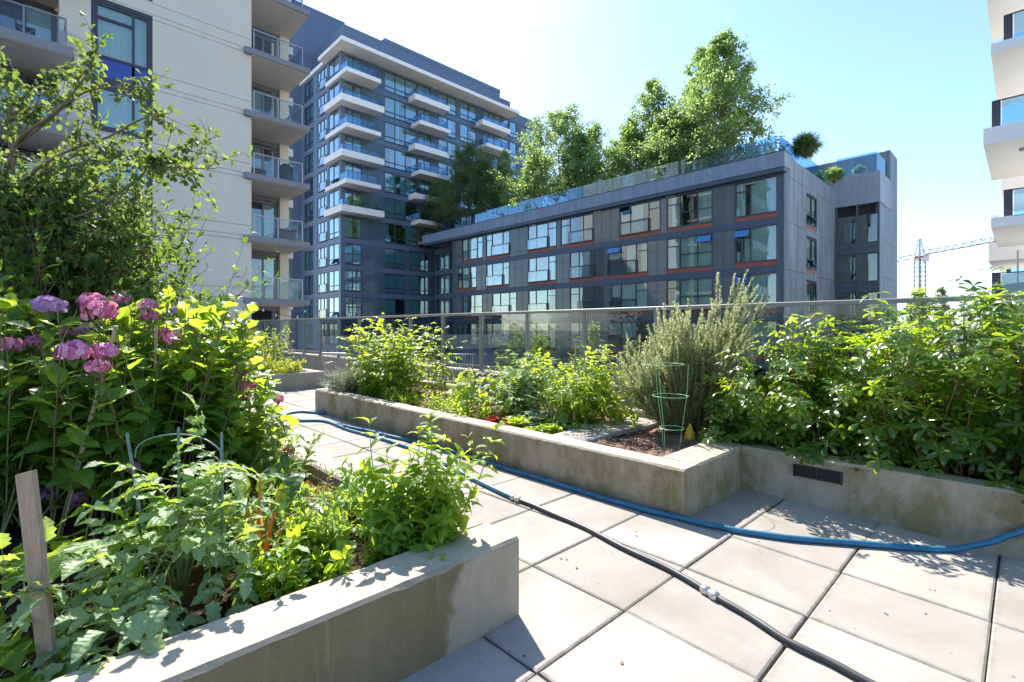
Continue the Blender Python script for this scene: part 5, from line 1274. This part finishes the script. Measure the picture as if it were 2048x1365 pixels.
# long arching tomato shoots
t = thing('tomato_plant', 'lanky tomato shoots arching toward the rosemary', 'plant', (4.5, 3.2, .28)); gs = G(); lc = LC()
for pts in ([(4.5, 3.2, .3), A(1185, 760, 5.7), A(1205, 710, 5.7), A(1212, 690, 5.7)], [(4.5, 3.1, .3), A(1200, 800, 5.5), A(1225, 795, 5.4), A(1250, 788, 5.3)], [(4.4, 3.5, .3), A(1160, 750, 5.8), A(1190, 735, 5.8), A(1225, 752, 5.7)], [(4.6, 4.4, .3), A(1060, 755, 6.3), A(1062, 712, 6.4), A(1055, 702, 6.4)]):
    P = catmull(pts, 4); gs.tube(P, np.linspace(.005, .002, len(P)), 5, cap=False)
    for i in range(4, len(P)): compound(lc, gs, r, P[i], r.normal(0, 1, 3)*[1, 1, .3], r.uniform(.09, .16), 2, r.uniform(.04, .065), .55, .7, 0, .0015)
gs.obj('stem', M['stem'], t, smooth=True); g = G(); lc.flush(g, T_LOBE, .3, .06); g.obj('foliage', M['l_rasp'], t)

def broad(name, label, cat, r, base, n, leaf, h, spread, lm, tpl=T_HEART, ratio=1., droop=(.3, .7), stem='stem', rad=.0025, area=.06, fold=.12, wave=.08, group=None, vr=(.2, .95), tilt=.35):
    """basal plant: each broad leaf on its own stalk, blade held out flat"""
    t = thing(name, label, cat, base, group); gs = G(); lc = LC()
    for k in range(n):
        ph = k*2.4+r.uniform(-.5, .5); s = spread*math.sqrt((k+.6)/n); hh = r.uniform(*h)*(1-.35*(k+.5)/n)
        b = np.array(base)+np.array([r.uniform(-area, area), r.uniform(-area, area), 0]); e = np.array([math.cos(ph), math.sin(ph), 0])
        top = b+e*s+UP*hh; P = catmull([b, b+e*s*.35+UP*hh*.65, top], 4); gs.tube(P, np.linspace(rad, rad*.6, len(P)), 5, cap=False)
        D = e+UP*r.uniform(-.2, tilt)+r.normal(0, .15, 3); l = r.uniform(*leaf); lc.add(top-nrm(D)*l*.12, D, UP-e*.2+r.normal(0, .15, 3), l, l*ratio*r.uniform(.9, 1.1), r.uniform(*droop), r.uniform(*vr))
    gs.obj('stem', M[stem], t, smooth=True); g = G(); lc.flush(g, tpl, fold, wave, seed=n+3); g.obj('foliage', M[lm], t); return t
r = np.random.default_rng(99)
broad('bean_plant', 'bean plant with large backlit yellow green leaves in the long planter', 'plant', r, (3.95, 4.72, .28), 26, (.10, .15), (.2, .56), .3, 'l_bean', droop=(.4, 1.0), area=.12)
broad('bean_plant', 'small bean plant between the big bean leaves and the tomato', 'plant', r, (3.95, 4.3, .28), 16, (.07, .11), (.15, .38), .22, 'l_bean', droop=(.4, .9), area=.1)
# low growers at the wall of the long planter
for k, (x, y, l) in enumerate([(3.66, 6.9, 'low leafy seedling at the wall below the raspberry'), (3.68, 6.3, 'small leafy seedling under the raspberry nearest the path'), (3.66, 5.75, 'low green seedling past the lone slab by the wall'), (3.72, 5.2, 'bushy seedling at the wall beside the lone slab'), (3.66, 4.75, 'low leafy seedling in front of the bean plant'), (3.64, 4.4, 'small leafy seedling left of the red lettuce')]):
    shrub('leafy_seedling', l, 'plant', r, (x, y, .28), 26, (.12, .26), .7, (.03, .055), .6, 'l_mint' if k % 2 else 'l_rasp', 2, nodes=6, area=.17, f0=.1, stem='stem', side=0, srad=.0025, group='seedlings along the long planter wall')
shrub('fennel_plant', 'feathery light green fennel behind the low seedlings', 'plant', r, (4.05, 5.2, .28), 40, (.22, .48), .25, (.03, .06), .07, 'l_lett', 4, T_NEEDLE, False, 40, 10, area=.12, stem='stem', side=1, srad=.002, sub=2)
def lettuce(name, label, r, base, n, L, lm, w=.75, up=.9, group='lettuces in the long planter', frill=.16, cat='lettuce'):
    t = thing(name, label, cat, base, group); lc = LC()
    for k in range(n):
        ph = k*2.4; f = (k+.5)/n; e = np.array([math.cos(ph), math.sin(ph), 0]); D = e*(.25+f)+UP*up*(1.2-f*.7); l = L*r.uniform(.75, 1.05)*(.65+.4*f)
        lc.add(np.array(base)+e*.012, D, UP*.6-e*.6+r.normal(0, .1, 3), l, l*w, r.uniform(.1, .55), r.uniform(.1, .95))
    g = G(); lc.flush(g, template([.2, .32, .45, .52, .5, .36, .12], [0, .2, .42, .62, .8, .93, 1]), .25, frill, seed=n); g.obj('foliage', M[lm], t, smooth=False); return t
lettuce('lettuce', 'dark red lettuce at the planter wall', r, (3.66, 4.12, .285), 20, .12, 'l_red'); lettuce('lettuce', 'second smaller dark red lettuce touching the upright green lettuce', r, (3.7, 3.88, .285), 13, .10, 'l_red')
lettuce('lettuce', 'upright romaine like green lettuce beside the red lettuce', r, (3.68, 3.72, .285), 26, .20, 'l_lett', .42, 1.5); lettuce('lettuce', 'frilly round bright green lettuce nearest the stepping slabs', r, (3.72, 3.33, .285), 30, .17, 'l_lett', .9, .8, frill=.22)
lettuce('lettuce', 'small frilly green lettuce against the planter front wall', r, (3.6, 3.46, .285), 16, .11, 'l_lett', .9, .7, frill=.2)
lettuce('cabbage', 'blue green cabbage between the frilly lettuce and the tomato', r, (4.02, 3.42, .285), 16, .24, 'l_cabb', .75, .55, frill=.12, cat='cabbage', group='cabbages in the long planter'); lettuce('cabbage', 'smaller cabbage beside the stepping slabs', r, (3.98, 3.12, .285), 11, .17, 'l_cabb', .75, .5, frill=.12, cat='cabbage', group='cabbages in the long planter')
lettuce('cabbage', 'pale grey green cabbage under the tomato stake', r, (4.0, 3.75, .285), 16, .22, 'l_cabb', .75, .9, frill=.14, cat='cabbage', group='cabbages in the long planter')
# lavender at the far corner
def lavender(name, label, base, n, seed, h=(.16, .34)):
    r = np.random.default_rng(seed); t = thing(name, label, 'plant', base); gs = G(); lc = LC()
    for k in range(n):
        ph = r.uniform(0, 6.28); s = r.uniform(0, 1.1); b = np.array(base)+[r.uniform(-.2, .2), r.uniform(-.28, .28), 0]; P = shoot(r, b, (s*math.cos(ph), s*math.sin(ph), 1), r.uniform(*h), 7, .12); gs.tube(P, .0014, 3, cap=False)
        for i in range(1, 8):
            kk = 7; T = nrm(P[i]-P[i-1]); lc.add(P[i]+r.normal(0, .006, (kk, 3)), T*.8+r.normal(0, .6, (kk, 3)), UP+r.normal(0, .3, (kk, 3)), r.uniform(.02, .035, kk), .006, .2, r.uniform(0, 1, kk))
    gs.obj('stem', M['stem'], t); g = G(); lc.flush(g, T_NEEDLE, 0); g.obj('foliage', M['l_grey'], t)
lavender('lavender', 'silvery lavender mound spilling over the far corner of the long planter', (3.62, 7.55, .28), 420, 3, (.2, .42))
lavender('lavender', 'grey green lavender clump beside the raspberry stems', (4.05, 7.6, .28), 220, 4, (.22, .46))
# far planter
r = np.random.default_rng(15)
shrub('leafy_shrub', 'light green shrub rising behind the orange flowers in the far planter', 'shrub', r, (3.75, 12.4, .3), 60, (.6, 1.15), .55, (.06, .10), .45, 'l_rasp', 2, nodes=10, area=.4, side=1, tpl=T_LANCE)
shrub('leafy_shrub', 'small dark shrub at the left of the far planter', 'shrub', r, (2.9, 12.2, .3), 45, (.5, .9), .5, (.06, .1), .45, 'l_dark', 2, nodes=9, area=.35, tpl=T_LANCE)
shrub('leafy_shrub', 'yellow green low plant along the front of the far planter', 'shrub', r, (3.9, 11.45, .3), 70, (.2, .42), .8, (.05, .08), .5, 'l_yell', 2, nodes=6, area=.42, f0=.1, stem='stem', tpl=T_LANCE)
shrub('leafy_shrub', 'yellow green plant at the left front of the far planter', 'shrub', r, (3.0, 11.5, .3), 60, (.2, .45), .8, (.05, .08), .5, 'l_yell', 2, nodes=6, area=.4, f0=.1, stem='stem', tpl=T_LANCE)
for k, (px, py) in enumerate([(583, 733), (592, 727), (600, 731), (575, 728), (533, 712), (522, 698), (586, 705), (609, 722)]):
    c = at_t(px, py, [10.9, 10.95, 11.0, 10.9, 11.2, 11.3, 11.6, 11.0][k]); g = G(); lc = LC(); lc2 = LC(); rr = np.random.default_rng(k)
    for q in range(14):
        a = q*2.4; e = np.array([math.cos(a), math.sin(a), .3]); lc.add(c, e+rr.normal(0, .15, 3), UP-e*.4, .045, .022, .3, rr.uniform(0, 1))
    lc.flush(g, T_ROUND, .1); g.tube(np.array([c, c-[0, 0, .25]]), .004, 4, 1)
    tag(g.obj('orange_flower', [M['l_orange'], M['stem']]), 'orange flower among the yellow green leaves of the far planter', 'flower', 'orange flowers in the far planter')

# ---- near planter: vegetables
r = np.random.default_rng(123)
# tomato in front, silvery leaves spilling over the wall
TM = thing('tomato_plant', 'sprawling tomato plant with silvery lobed leaves spilling over the near wall', 'plant', (.45, 2.25, .24)); gs = G(); lc = LC()
def tvine(pts, n=4, clen=(.14, .22), LL=(.06, .085), r0=.006, pairs=2, dn=.55):
    P = catmull(pts, n); gs.tube(P, np.linspace(r0, r0*.45, len(P)), 6, cap=False)
    for i in range(2, len(P)):
        T = nrm(P[i]-P[i-1]); A_, B_ = perp(T); ph = i*2.4; d = T*.5+math.cos(ph)*A_+math.sin(ph)*B_+UP*.15-FWD*.2
        compound(lc, gs, r, P[i], d, r.uniform(*clen), pairs, r.uniform(*LL), .58, dn, 0, .0018, (.1, .95))
b0 = (.42, 2.35, .24)
tvine([b0, A(380, 1090, 1.98), A(355, 1030, 2.0), A(370, 950, 2.02), A(420, 905, 2.05)])
tvine([b0, A(360, 1060, 1.95), A(330, 990, 1.98), A(300, 950, 2.0)])
tvine([b0, A(400, 1080, 1.98), A(430, 1000, 2.02), A(460, 940, 2.08)])
tvine([b0, A(330, 1120, 1.85), A(290, 1190, 1.72), A(255, 1250, 1.62), A(235, 1300, 1.56)], LL=(.06, .09))
tvine([b0, A(350, 1120, 1.88), A(320, 1180, 1.76), A(300, 1240, 1.68)], LL=(.06, .09))
tvine([b0, A(310, 1110, 1.85), A(240, 1130, 1.75), A(170, 1160, 1.68), A(120, 1190, 1.62)], LL=(.055, .08))
tvine([b0, A(380, 1110, 1.92), A(420, 1120, 1.9), A(470, 1110, 1.95), A(510, 1130, 1.95)], LL=(.05, .075))
tvine([(.25, 2.2, .24), A(210, 1230, 1.66), A(130, 1215, 1.62), A(60, 1200, 1.6), A(10, 1190, 1.58)], LL=(.05, .07))
tvine([b0, A(370, 1050, 1.95), A(400, 1030, 1.98), A(450, 1040, 2.0)])
gs.obj('stem', M['stem'], TM, smooth=True); g = G(); lc.flush(g, T_LOBE, .3, .1, seed=4); g.obj('foliage', M['l_tom'], TM)
for (px, py, t, s) in ((377, 955, 2.03, .021), (384, 968, 2.02, .024), (398, 962, 2.04, .02), (412, 962, 2.03, .018), (368, 950, 2.04, .016), (280, 1168, 1.72, .021), (268, 1178, 1.7, .017), (260, 1150, 1.74, .015)):
    c = at_t(px, py, t); g = G(); g.lathe(c, [(0, -s*.85), (s*.6, -s*.7), (s, 0), (s*.75, s*.6), (s*.3, s*.8), (0, s*.72)], 12); g.tube(np.array([c+[0, 0, s*.7], c+[.004, .006, s*1.5]]), .0022, 4); g.obj('tomato', M['fruit'], TM, smooth=True)
# squash / nasturtium: flat bright leaves
broad('squash_plant', 'squash plant holding flat backlit leaves behind the wooden stake', 'plant', r, (.22, 2.68, .24), 34, (.10, .15), (.12, .40), .30, 'l_bean', droop=(.1, .5), area=.14, tilt=.15)
broad('squash_plant', 'low squash leaves at the foot of the wooden stake', 'plant', r, (.0, 2.2, .24), 18, (.07, .11), (.05, .16), .26, 'l_bean', droop=(.2, .6), area=.14)
broad('squash_plant', 'dark low leaves under the hydrangea at the left', 'plant', r, (-.1, 2.75, .24), 22, (.09, .14), (.1, .3), .32, 'l_hyd', droop=(.2, .6), area=.2)
for k, (x, y, l) in enumerate([(.62, 2.75, 'leafy seedling behind the poles of the tomato'), (.5, 2.95, 'leafy seedling between the squash and the hydrangea stems'), (.9, 2.75, 'leafy seedling at the edge of the pale mulch'), (.75, 2.1, 'leafy seedling beside the plant tag'), (1.0, 2.45, 'leafy seedling behind the bedding plant')]):
    shrub('leafy_seedling', l, 'plant', r, (x, y, .23), 30, (.14, .34), .6, (.035, .065), .55, 'l_mint' if k % 2 else 'l_tom', 2, nodes=7, area=.14, f0=.1, stem='stem', side=1, srad=.0025, group='seedlings in the near planter')
# chard
CH = thing('chard_plant', 'orange stemmed chard with dark crinkled leaves', 'plant', (.76, 2.5, .24)); gs = G(); T_CH = template([.08, .4, .5, .48, .42, .3, .1], [0, .15, .35, .55, .75, .9, 1])
for (bx, by, tx, ty, t, L) in ((505, 1120, 490, 985, 2.25, .15), (525, 1125, 560, 1000, 2.32, .17), (515, 1125, 520, 975, 2.3, .12), (532, 1120, 600, 1020, 2.3, .15), (500, 1115, 455, 1020, 2.25, .13), (518, 1120, 540, 1020, 2.2, .14), (530, 1118, 520, 1030, 2.4, .13), (510, 1110, 480, 1050, 2.2, .12)):
    a = at_t(bx, by, 2.3); b = at_t(tx, ty, t); P = catmull([a-[0, 0, .05], a*.5+b*.5+[0, 0, .03], b], 5); gs.tube(P, np.linspace(.011, .006, len(P)), 6); d = nrm(b-a)
    lc = LC(); lc.add(b-d*.03, d+RGT*.25*np.sign(tx-515)+r.normal(0, .1, 3), -FWD*.6+UP*.6+r.normal(0, .2, 3), L, L*.52, r.uniform(.3, .8), r.uniform(.2, .9))
    gs.tube(np.array([b, b+d*L*.45]), np.array([.0055, .002]), 5); g = G(); lc.flush(g, T_CH, .25, .2, seed=int(bx)); g.obj('leaf', M['l_chard'], CH)
gs.obj('stem', M['orangestem'], CH, smooth=True)
# upright mint-like stems
def herb(name, label, r, base, stems, lm, leaf, nodes=11, ratio=.5, ang=62, droop=(.4, 1.0), area=.1, cat='plant', f0=.12, sides=1, group=None):
    t = thing(name, label, cat, base, group); gs = G(); lc = LC()
    for (px, py, tt) in stems:
        top = at_t(px, py, tt); b = np.array(base)+np.array([r.uniform(-area, area), r.uniform(-area, area), 0]); b = b+(np.array([top[0], top[1], b[2]])-b)*.45; d = top-b
        P = shoot(r, b, d, np.linalg.norm(d), nodes, .05, UP*.2); gs.tube(P, np.linspace(.0042, .0018, nodes+1), 5, cap=False); node_leaves(lc, P, r, f0, 2, ang, leaf, ratio, droop, True, .75, (.1, .95))
        for q in range(sides):
            i = r.integers(2, nodes-2); P2 = shoot(r, P[i], nrm(P[i]-P[i-1])*.8+r.normal(0, .6, 3), r.uniform(.1, .24), 5, .08, UP*.5); gs.tube(P2, .0016, 4, cap=False); node_leaves(lc, P2, r, .2, 2, ang, (leaf[0]*.8, leaf[1]*.8), ratio, droop, True, .6, (.1, .95))
    gs.obj('stem', M['stem'], t, smooth=True); g = G(); lc.flush(g, T_OVATE, .35, .05, seed=9); g.obj('foliage', M[lm], t); return t
herb('mint_plant', 'tall leggy mint with backlit leaves at the right end of the near planter', r, (1.22, 2.02, .24), [(747, 845, 2.42), (735, 905, 2.4), (820, 835, 2.4), (850, 870, 2.36), (905, 850, 2.35), (968, 850, 2.36), (880, 900, 2.3), (800, 900, 2.38), (930, 905, 2.34), (775, 930, 2.36), (860, 940, 2.3), (910, 960, 2.28), (830, 990, 2.26), (945, 935, 2.34), (790, 985, 2.3), (890, 1000, 2.25)], 'l_mint', (.06, .10), ratio=.56, sides=3)
herb('mint_plant', 'bushy lower mint filling the corner of the near planter', r, (1.22, 2.0, .24), [(760+20*k % 170, 985+(k*37) % 90, 2.22+.01*(k % 9)) for k in range(26)], 'l_mint', (.05, .08), nodes=8, ratio=.56, sides=2, area=.16)
herb('zinnia_plant', 'bright green bushy bedding plant between the chard and the plant tag', r, (.98, 2.2, .24), [(575+(k*29) % 110, 1010+(k*23) % 70, 2.18+.012*(k % 8)) for k in range(26)], 'l_mint', (.04, .06), nodes=8, ratio=.36, droop=(.1, .5), sides=1, area=.1)
broad('bean_plant', 'round leaved bean seedlings at the inner edge of the near wall', 'plant', r, (1.10, 2.2, .25), 18, (.065, .10), (.14, .28), .15, 'l_bean', droop=(.2, .8), area=.12)
broad('bean_plant', 'low broad leaves drooping over the corner of the near wall', 'plant', r, (1.34, 1.98, .30), 10, (.07, .10), (.09, .16), .10, 'l_bean', droop=(.2, .7), area=.06)
shrub('groundcover_plant', 'low bronze brown groundcover mound on the pale mulch', 'plant', r, (1.2, 3.05, .24), 70, (.06, .16), .9, (.014, .026), .7, 'l_brown', 2, nodes=6, area=.13, f0=.1, side=1, srad=.0015)
shrub('groundcover_plant', 'low yellow green tuft at the foot of the hydrangea', 'plant', r, (1.05, 3.45, .24), 60, (.08, .2), .8, (.02, .04), .6, 'l_yell', 2, nodes=6, area=.14, f0=.1, side=1, srad=.0015)
lettuce('lettuce', 'frilly lettuce growing over the path wall of the near planter', r, (1.33, 2.85, .26), 26, .15, 'l_lett', .9, .8, group='lettuces in the near planter', frill=.22)
lettuce('lettuce', 'second frilly lettuce behind the mint at the path wall', r, (1.37, 2.62, .30), 24, .14, 'l_lett', .9, .9, group='lettuces in the near planter', frill=.22)
# dried seed head on a bent stem
t = thing('dried_flower', 'dried brown flower head on a bent stem beside the wire edging', 'flower', (1.15, 3.2, .24)); g = G(); P = catmull([(1.12, 3.2, .24), A(560, 925, 2.75), A(572, 903, 2.75)], 5); g.tube(P, .003, 5); g.obj('stem', M['stem'], t)
c = A(574, 903, 2.75); g = G(); lc = LC()
for q in range(40): e = nrm(r.normal(0, 1, 3)+[0, 0, .3]); lc.add(c, e, r.normal(0, 1, 3), r.uniform(.03, .05), .01, .6, r.uniform(0, 1))
lc.flush(g, T_LANCE, .2); g.obj('petal', M['dryleaf'], t)
for q in range(5): lc = LC(); g = G(); lc.add(P[4+q % 6], [r.normal(), r.normal(), -.6], UP, .11, .05, .6, .4); lc.flush(g, T_OVATE, .3, .1); g.obj('leaf', M['l_chard'], t)

# ---- trees on the roof of the low block
r = np.random.default_rng(42)
env = lambda f: (1-f)**.78*min(1, .75+1.6*f)
def roof_tree(px, topy, X, H_extra, Rp, label, seed, n_limb=62, twigs=9, per=20, lm='l_roof', L=(.15, .26), ratio=.66, jit=.16, name='roof_tree', ev=env, h0=.04, upang=.05):
    t = X/ray(px, 656)[0]; p = at_t(px, 656, t); H = at_t(px, topy, t)[2]-11.9
    make_tree(name, label, 'tree', np.random.default_rng(seed), (p[0], p[1], 11.9), H, 1.42*Rp/FPX*t, .012*H, int(n_limb*1.15), twigs+3, per+7, L, ratio, jit, lm, group='trees on the roof of the low block', lvar=(.55, 1.1), sub_len=.42, env=ev, h0=h0, upang=upang, minr=.012)
roof_tree(1452, 70, 38.5, 0, 96, 'tallest pale green birch on the roof near the glass corner', 1, 78, 10, 22)
roof_tree(1385, 98, 41.0, 0, 85, 'birch with a pointed top left of the tallest roof tree', 2, 64, 9, 20)
roof_tree(1303, 168, 39.0, 0, 75, 'birch with drooping left side, between the tall roof trees and the small ones', 3, 62, 9, 20)
roof_tree(1352, 230, 37.0, 0, 75, 'low bushy tree in front of the tall birches at the roof edge', 8, 50, 9, 18, h0=.05)
roof_tree(1206, 255, 40.0, 0, 72, 'small roof tree in the gap between the two birch groups', 4, 42, 8, 18)
roof_tree(1252, 240, 37.6, 0, 66, 'low round tree filling the gap left of the pointed roof trees', 11, 50, 9, 18, h0=.03)
roof_tree(1168, 268, 37.0, 0, 62, 'low round tree behind the middle of the roof glass', 12, 46, 9, 18, h0=.03)
roof_tree(1058, 300, 37.0, 0, 60, 'low pale tree behind the roof glass left of the rounded tree', 13, 46, 9, 18, h0=.03)
roof_tree(1118, 236, 38.0, 0, 88, 'rounded bright green tree in the middle of the roof', 5, 66, 9, 22, h0=.06, ev=lambda f: (1-f)**.5*min(1, .7+f))
roof_tree(1020, 300, 40.0, 0, 45, 'slim yellow green tree beside the dark bamboo', 6, 40, 8, 18)
roof_tree(938, 312, 36.8, 0, 62, 'dark weeping bamboo clump at the tower end of the roof', 7, 62, 9, 24, 'l_bamb', (.2, .36), .24, .16, 'bamboo_clump', lambda f: (1-f)**.35, .03, .1)
roof_tree(985, 340, 37.5, 0, 62, 'dark bamboo clump behind the roof glass beside the slim tree', 9, 60, 9, 24, 'l_bamb', (.2, .36), .24, .16, 'bamboo_clump', lambda f: (1-f)**.35, .03, .1)
roof_tree(890, 375, 36.8, 0, 42, 'lowest dark bamboo clump nearest the tower', 10, 46, 8, 22, 'l_bamb', (.2, .36), .24, .16, 'bamboo_clump', lambda f: (1-f)**.35, .03, .1)
def roof_tuft(name, label, px, py, X, R_, lm, seed, n=500, leaf=(.25, .5), w=.03, dr=(.3, .9)):
    r = np.random.default_rng(seed); t = X/ray(px, 656)[0]; c = at_t(px, py, t); T = thing(name, label, 'shrub', (c[0], c[1], c[2]-R_)); lc = LC(); g = G()
    for k in range(n):
        d = nrm(r.normal(0, 1, 3)); p = c+d*R_*r.uniform(.2, .8)*[1, 1, .8]; m = 7
        lc.add(p+r.normal(0, .06, (m, 3)), d*.8+r.normal(0, .5, (m, 3))+UP*.25, UP+r.normal(0, .4, (m, 3)), r.uniform(*leaf, m), w, r.uniform(*dr, m), r.uniform(0, 1, m))
        if k % 5 == 0: g.tube(np.array([c-[0, 0, R_], p]), .012, 3, cap=False)
    g.obj('stem', M['woody'], T); g = G(); lc.flush(g, T_LANCE, .2); g.obj('foliage', M[lm], T)
roof_tuft('ornamental_grass', 'round fuzzy grass clump over the glass on the roof corner', 1612, 290, 37.5, .95, 'l_bamb', 1)
roof_tuft('trailing_shrub', 'leafy shrub spilling over the stair block parapet', 1668, 350, 45.0, .75, 'l_roof', 2, 260, (.12, .2), .09)
roof_tuft('trailing_shrub', 'low flowering plants along the blue glass of the stair block', 1718, 342, 45.9, .5, 'l_roof', 3, 160, (.1, .18), .08)
for k, (px, py, X) in enumerate([(1545, 306, 33.3), (1490, 325, 33.3), (1395, 348, 33.3), (1320, 366, 33.3)]):
    roof_tuft('trailing_plant', ['trailing plant on the roof edge by the corner', 'trailing plant hanging over the fascia below the tallest tree', 'trailing plant at the roof edge beside the stone plinth', 'trailing plant on the coping below the low bushy tree'][k], px, py, X, .28, 'l_bamb', 20+k, 40, (.12, .25), .03)
# ---- courtyard and distant trees
for k, (px, topy, t, Rp) in enumerate([(1180, 655, 17, 75), (1080, 680, 18, 60), (1240, 690, 16.5, 55), (1850, 590, 60, 60), (1885, 578, 75, 30), (1960, 592, 62, 60)]):
    p = at_t(px, 656, t); H = at_t(px, topy, t)[2]+6
    make_tree('courtyard_tree', ['pale leafy courtyard tree behind the railing glass in the middle', 'courtyard tree behind the glass nearest the beans', 'courtyard tree behind the railing beside the rosemary', 'street tree beyond the railing below the crane', 'far tree top just above the rail beside the crane', 'street tree beyond the railing below the right balconies'][k], 'tree', np.random.default_rng(60+k), (p[0], p[1], -6), H, Rp/FPX*t, .1, 40, 8, 16, (.08, .14) if k < 3 else (.2, .34), .5, .08, 'l_tree', group='trees beyond the railing', h0=.3, env=lambda f: (1-f)**.45*min(1, .5+f), minr=.01)
# ================================================================== light, sky, camera
sun_dir = Vector((.29, .614, .735)).normalized()
W = bpy.data.worlds.new('World'); S.world = W; W.use_nodes = True; nt = W.node_tree
for n in list(nt.nodes): nt.nodes.remove(n)
wo = nt.nodes.new('ShaderNodeOutputWorld'); bg = nt.nodes.new('ShaderNodeBackground'); sk = nt.nodes.new('ShaderNodeTexSky')
sk.sky_type = 'NISHITA'; sk.sun_disc = False; sk.sun_elevation = math.asin(sun_dir.z); sk.sun_rotation = math.atan2(sun_dir.x, sun_dir.y)
sk.altitude = 50; sk.air_density = 1.0; sk.dust_density = .5; sk.ozone_density = 4.0
bg.inputs['Strength'].default_value = .118
nt.links.new(sk.outputs[0], bg.inputs['Color']); nt.links.new(bg.outputs[0], wo.inputs['Surface'])
L = bpy.data.lights.new('sun', 'SUN'); L.energy = 4.3; L.angle = math.radians(.53); L.color = (1, .95, .87)
lo = bpy.data.objects.new('sun', L); COL.objects.link(lo); lo.rotation_euler = (-sun_dir).to_track_quat('-Z', 'Y').to_euler(); lo.location = (5, 10, 40)
cd = bpy.data.cameras.new('camera'); co = bpy.data.objects.new('camera', cd); COL.objects.link(co); S.camera = co
cd.sensor_width = 36; cd.lens = FPX/2048*36; cd.shift_y = -26.5/2048; cd.clip_start = .05; cd.clip_end = 4000
co.location = (0, 0, CAM_H); co.rotation_euler = (math.radians(90), 0, math.atan2(-FWD[0], FWD[1]))
S.view_settings.view_transform = 'Standard'; S.view_settings.look = 'None'; S.view_settings.exposure = 1.5; S.view_settings.gamma = 1
S.render.engine = 'CYCLES'
S.cycles.max_bounces = 10; S.cycles.diffuse_bounces = 5; S.cycles.glossy_bounces = 4; S.cycles.transmission_bounces = 6; S.cycles.transparent_max_bounces = 24
S.cycles.caustics_reflective = False; S.cycles.caustics_refractive = False; S.cycles.sample_clamp_indirect = 6
for o in bpy.data.objects:
    if '_o' in o: del o['_o']
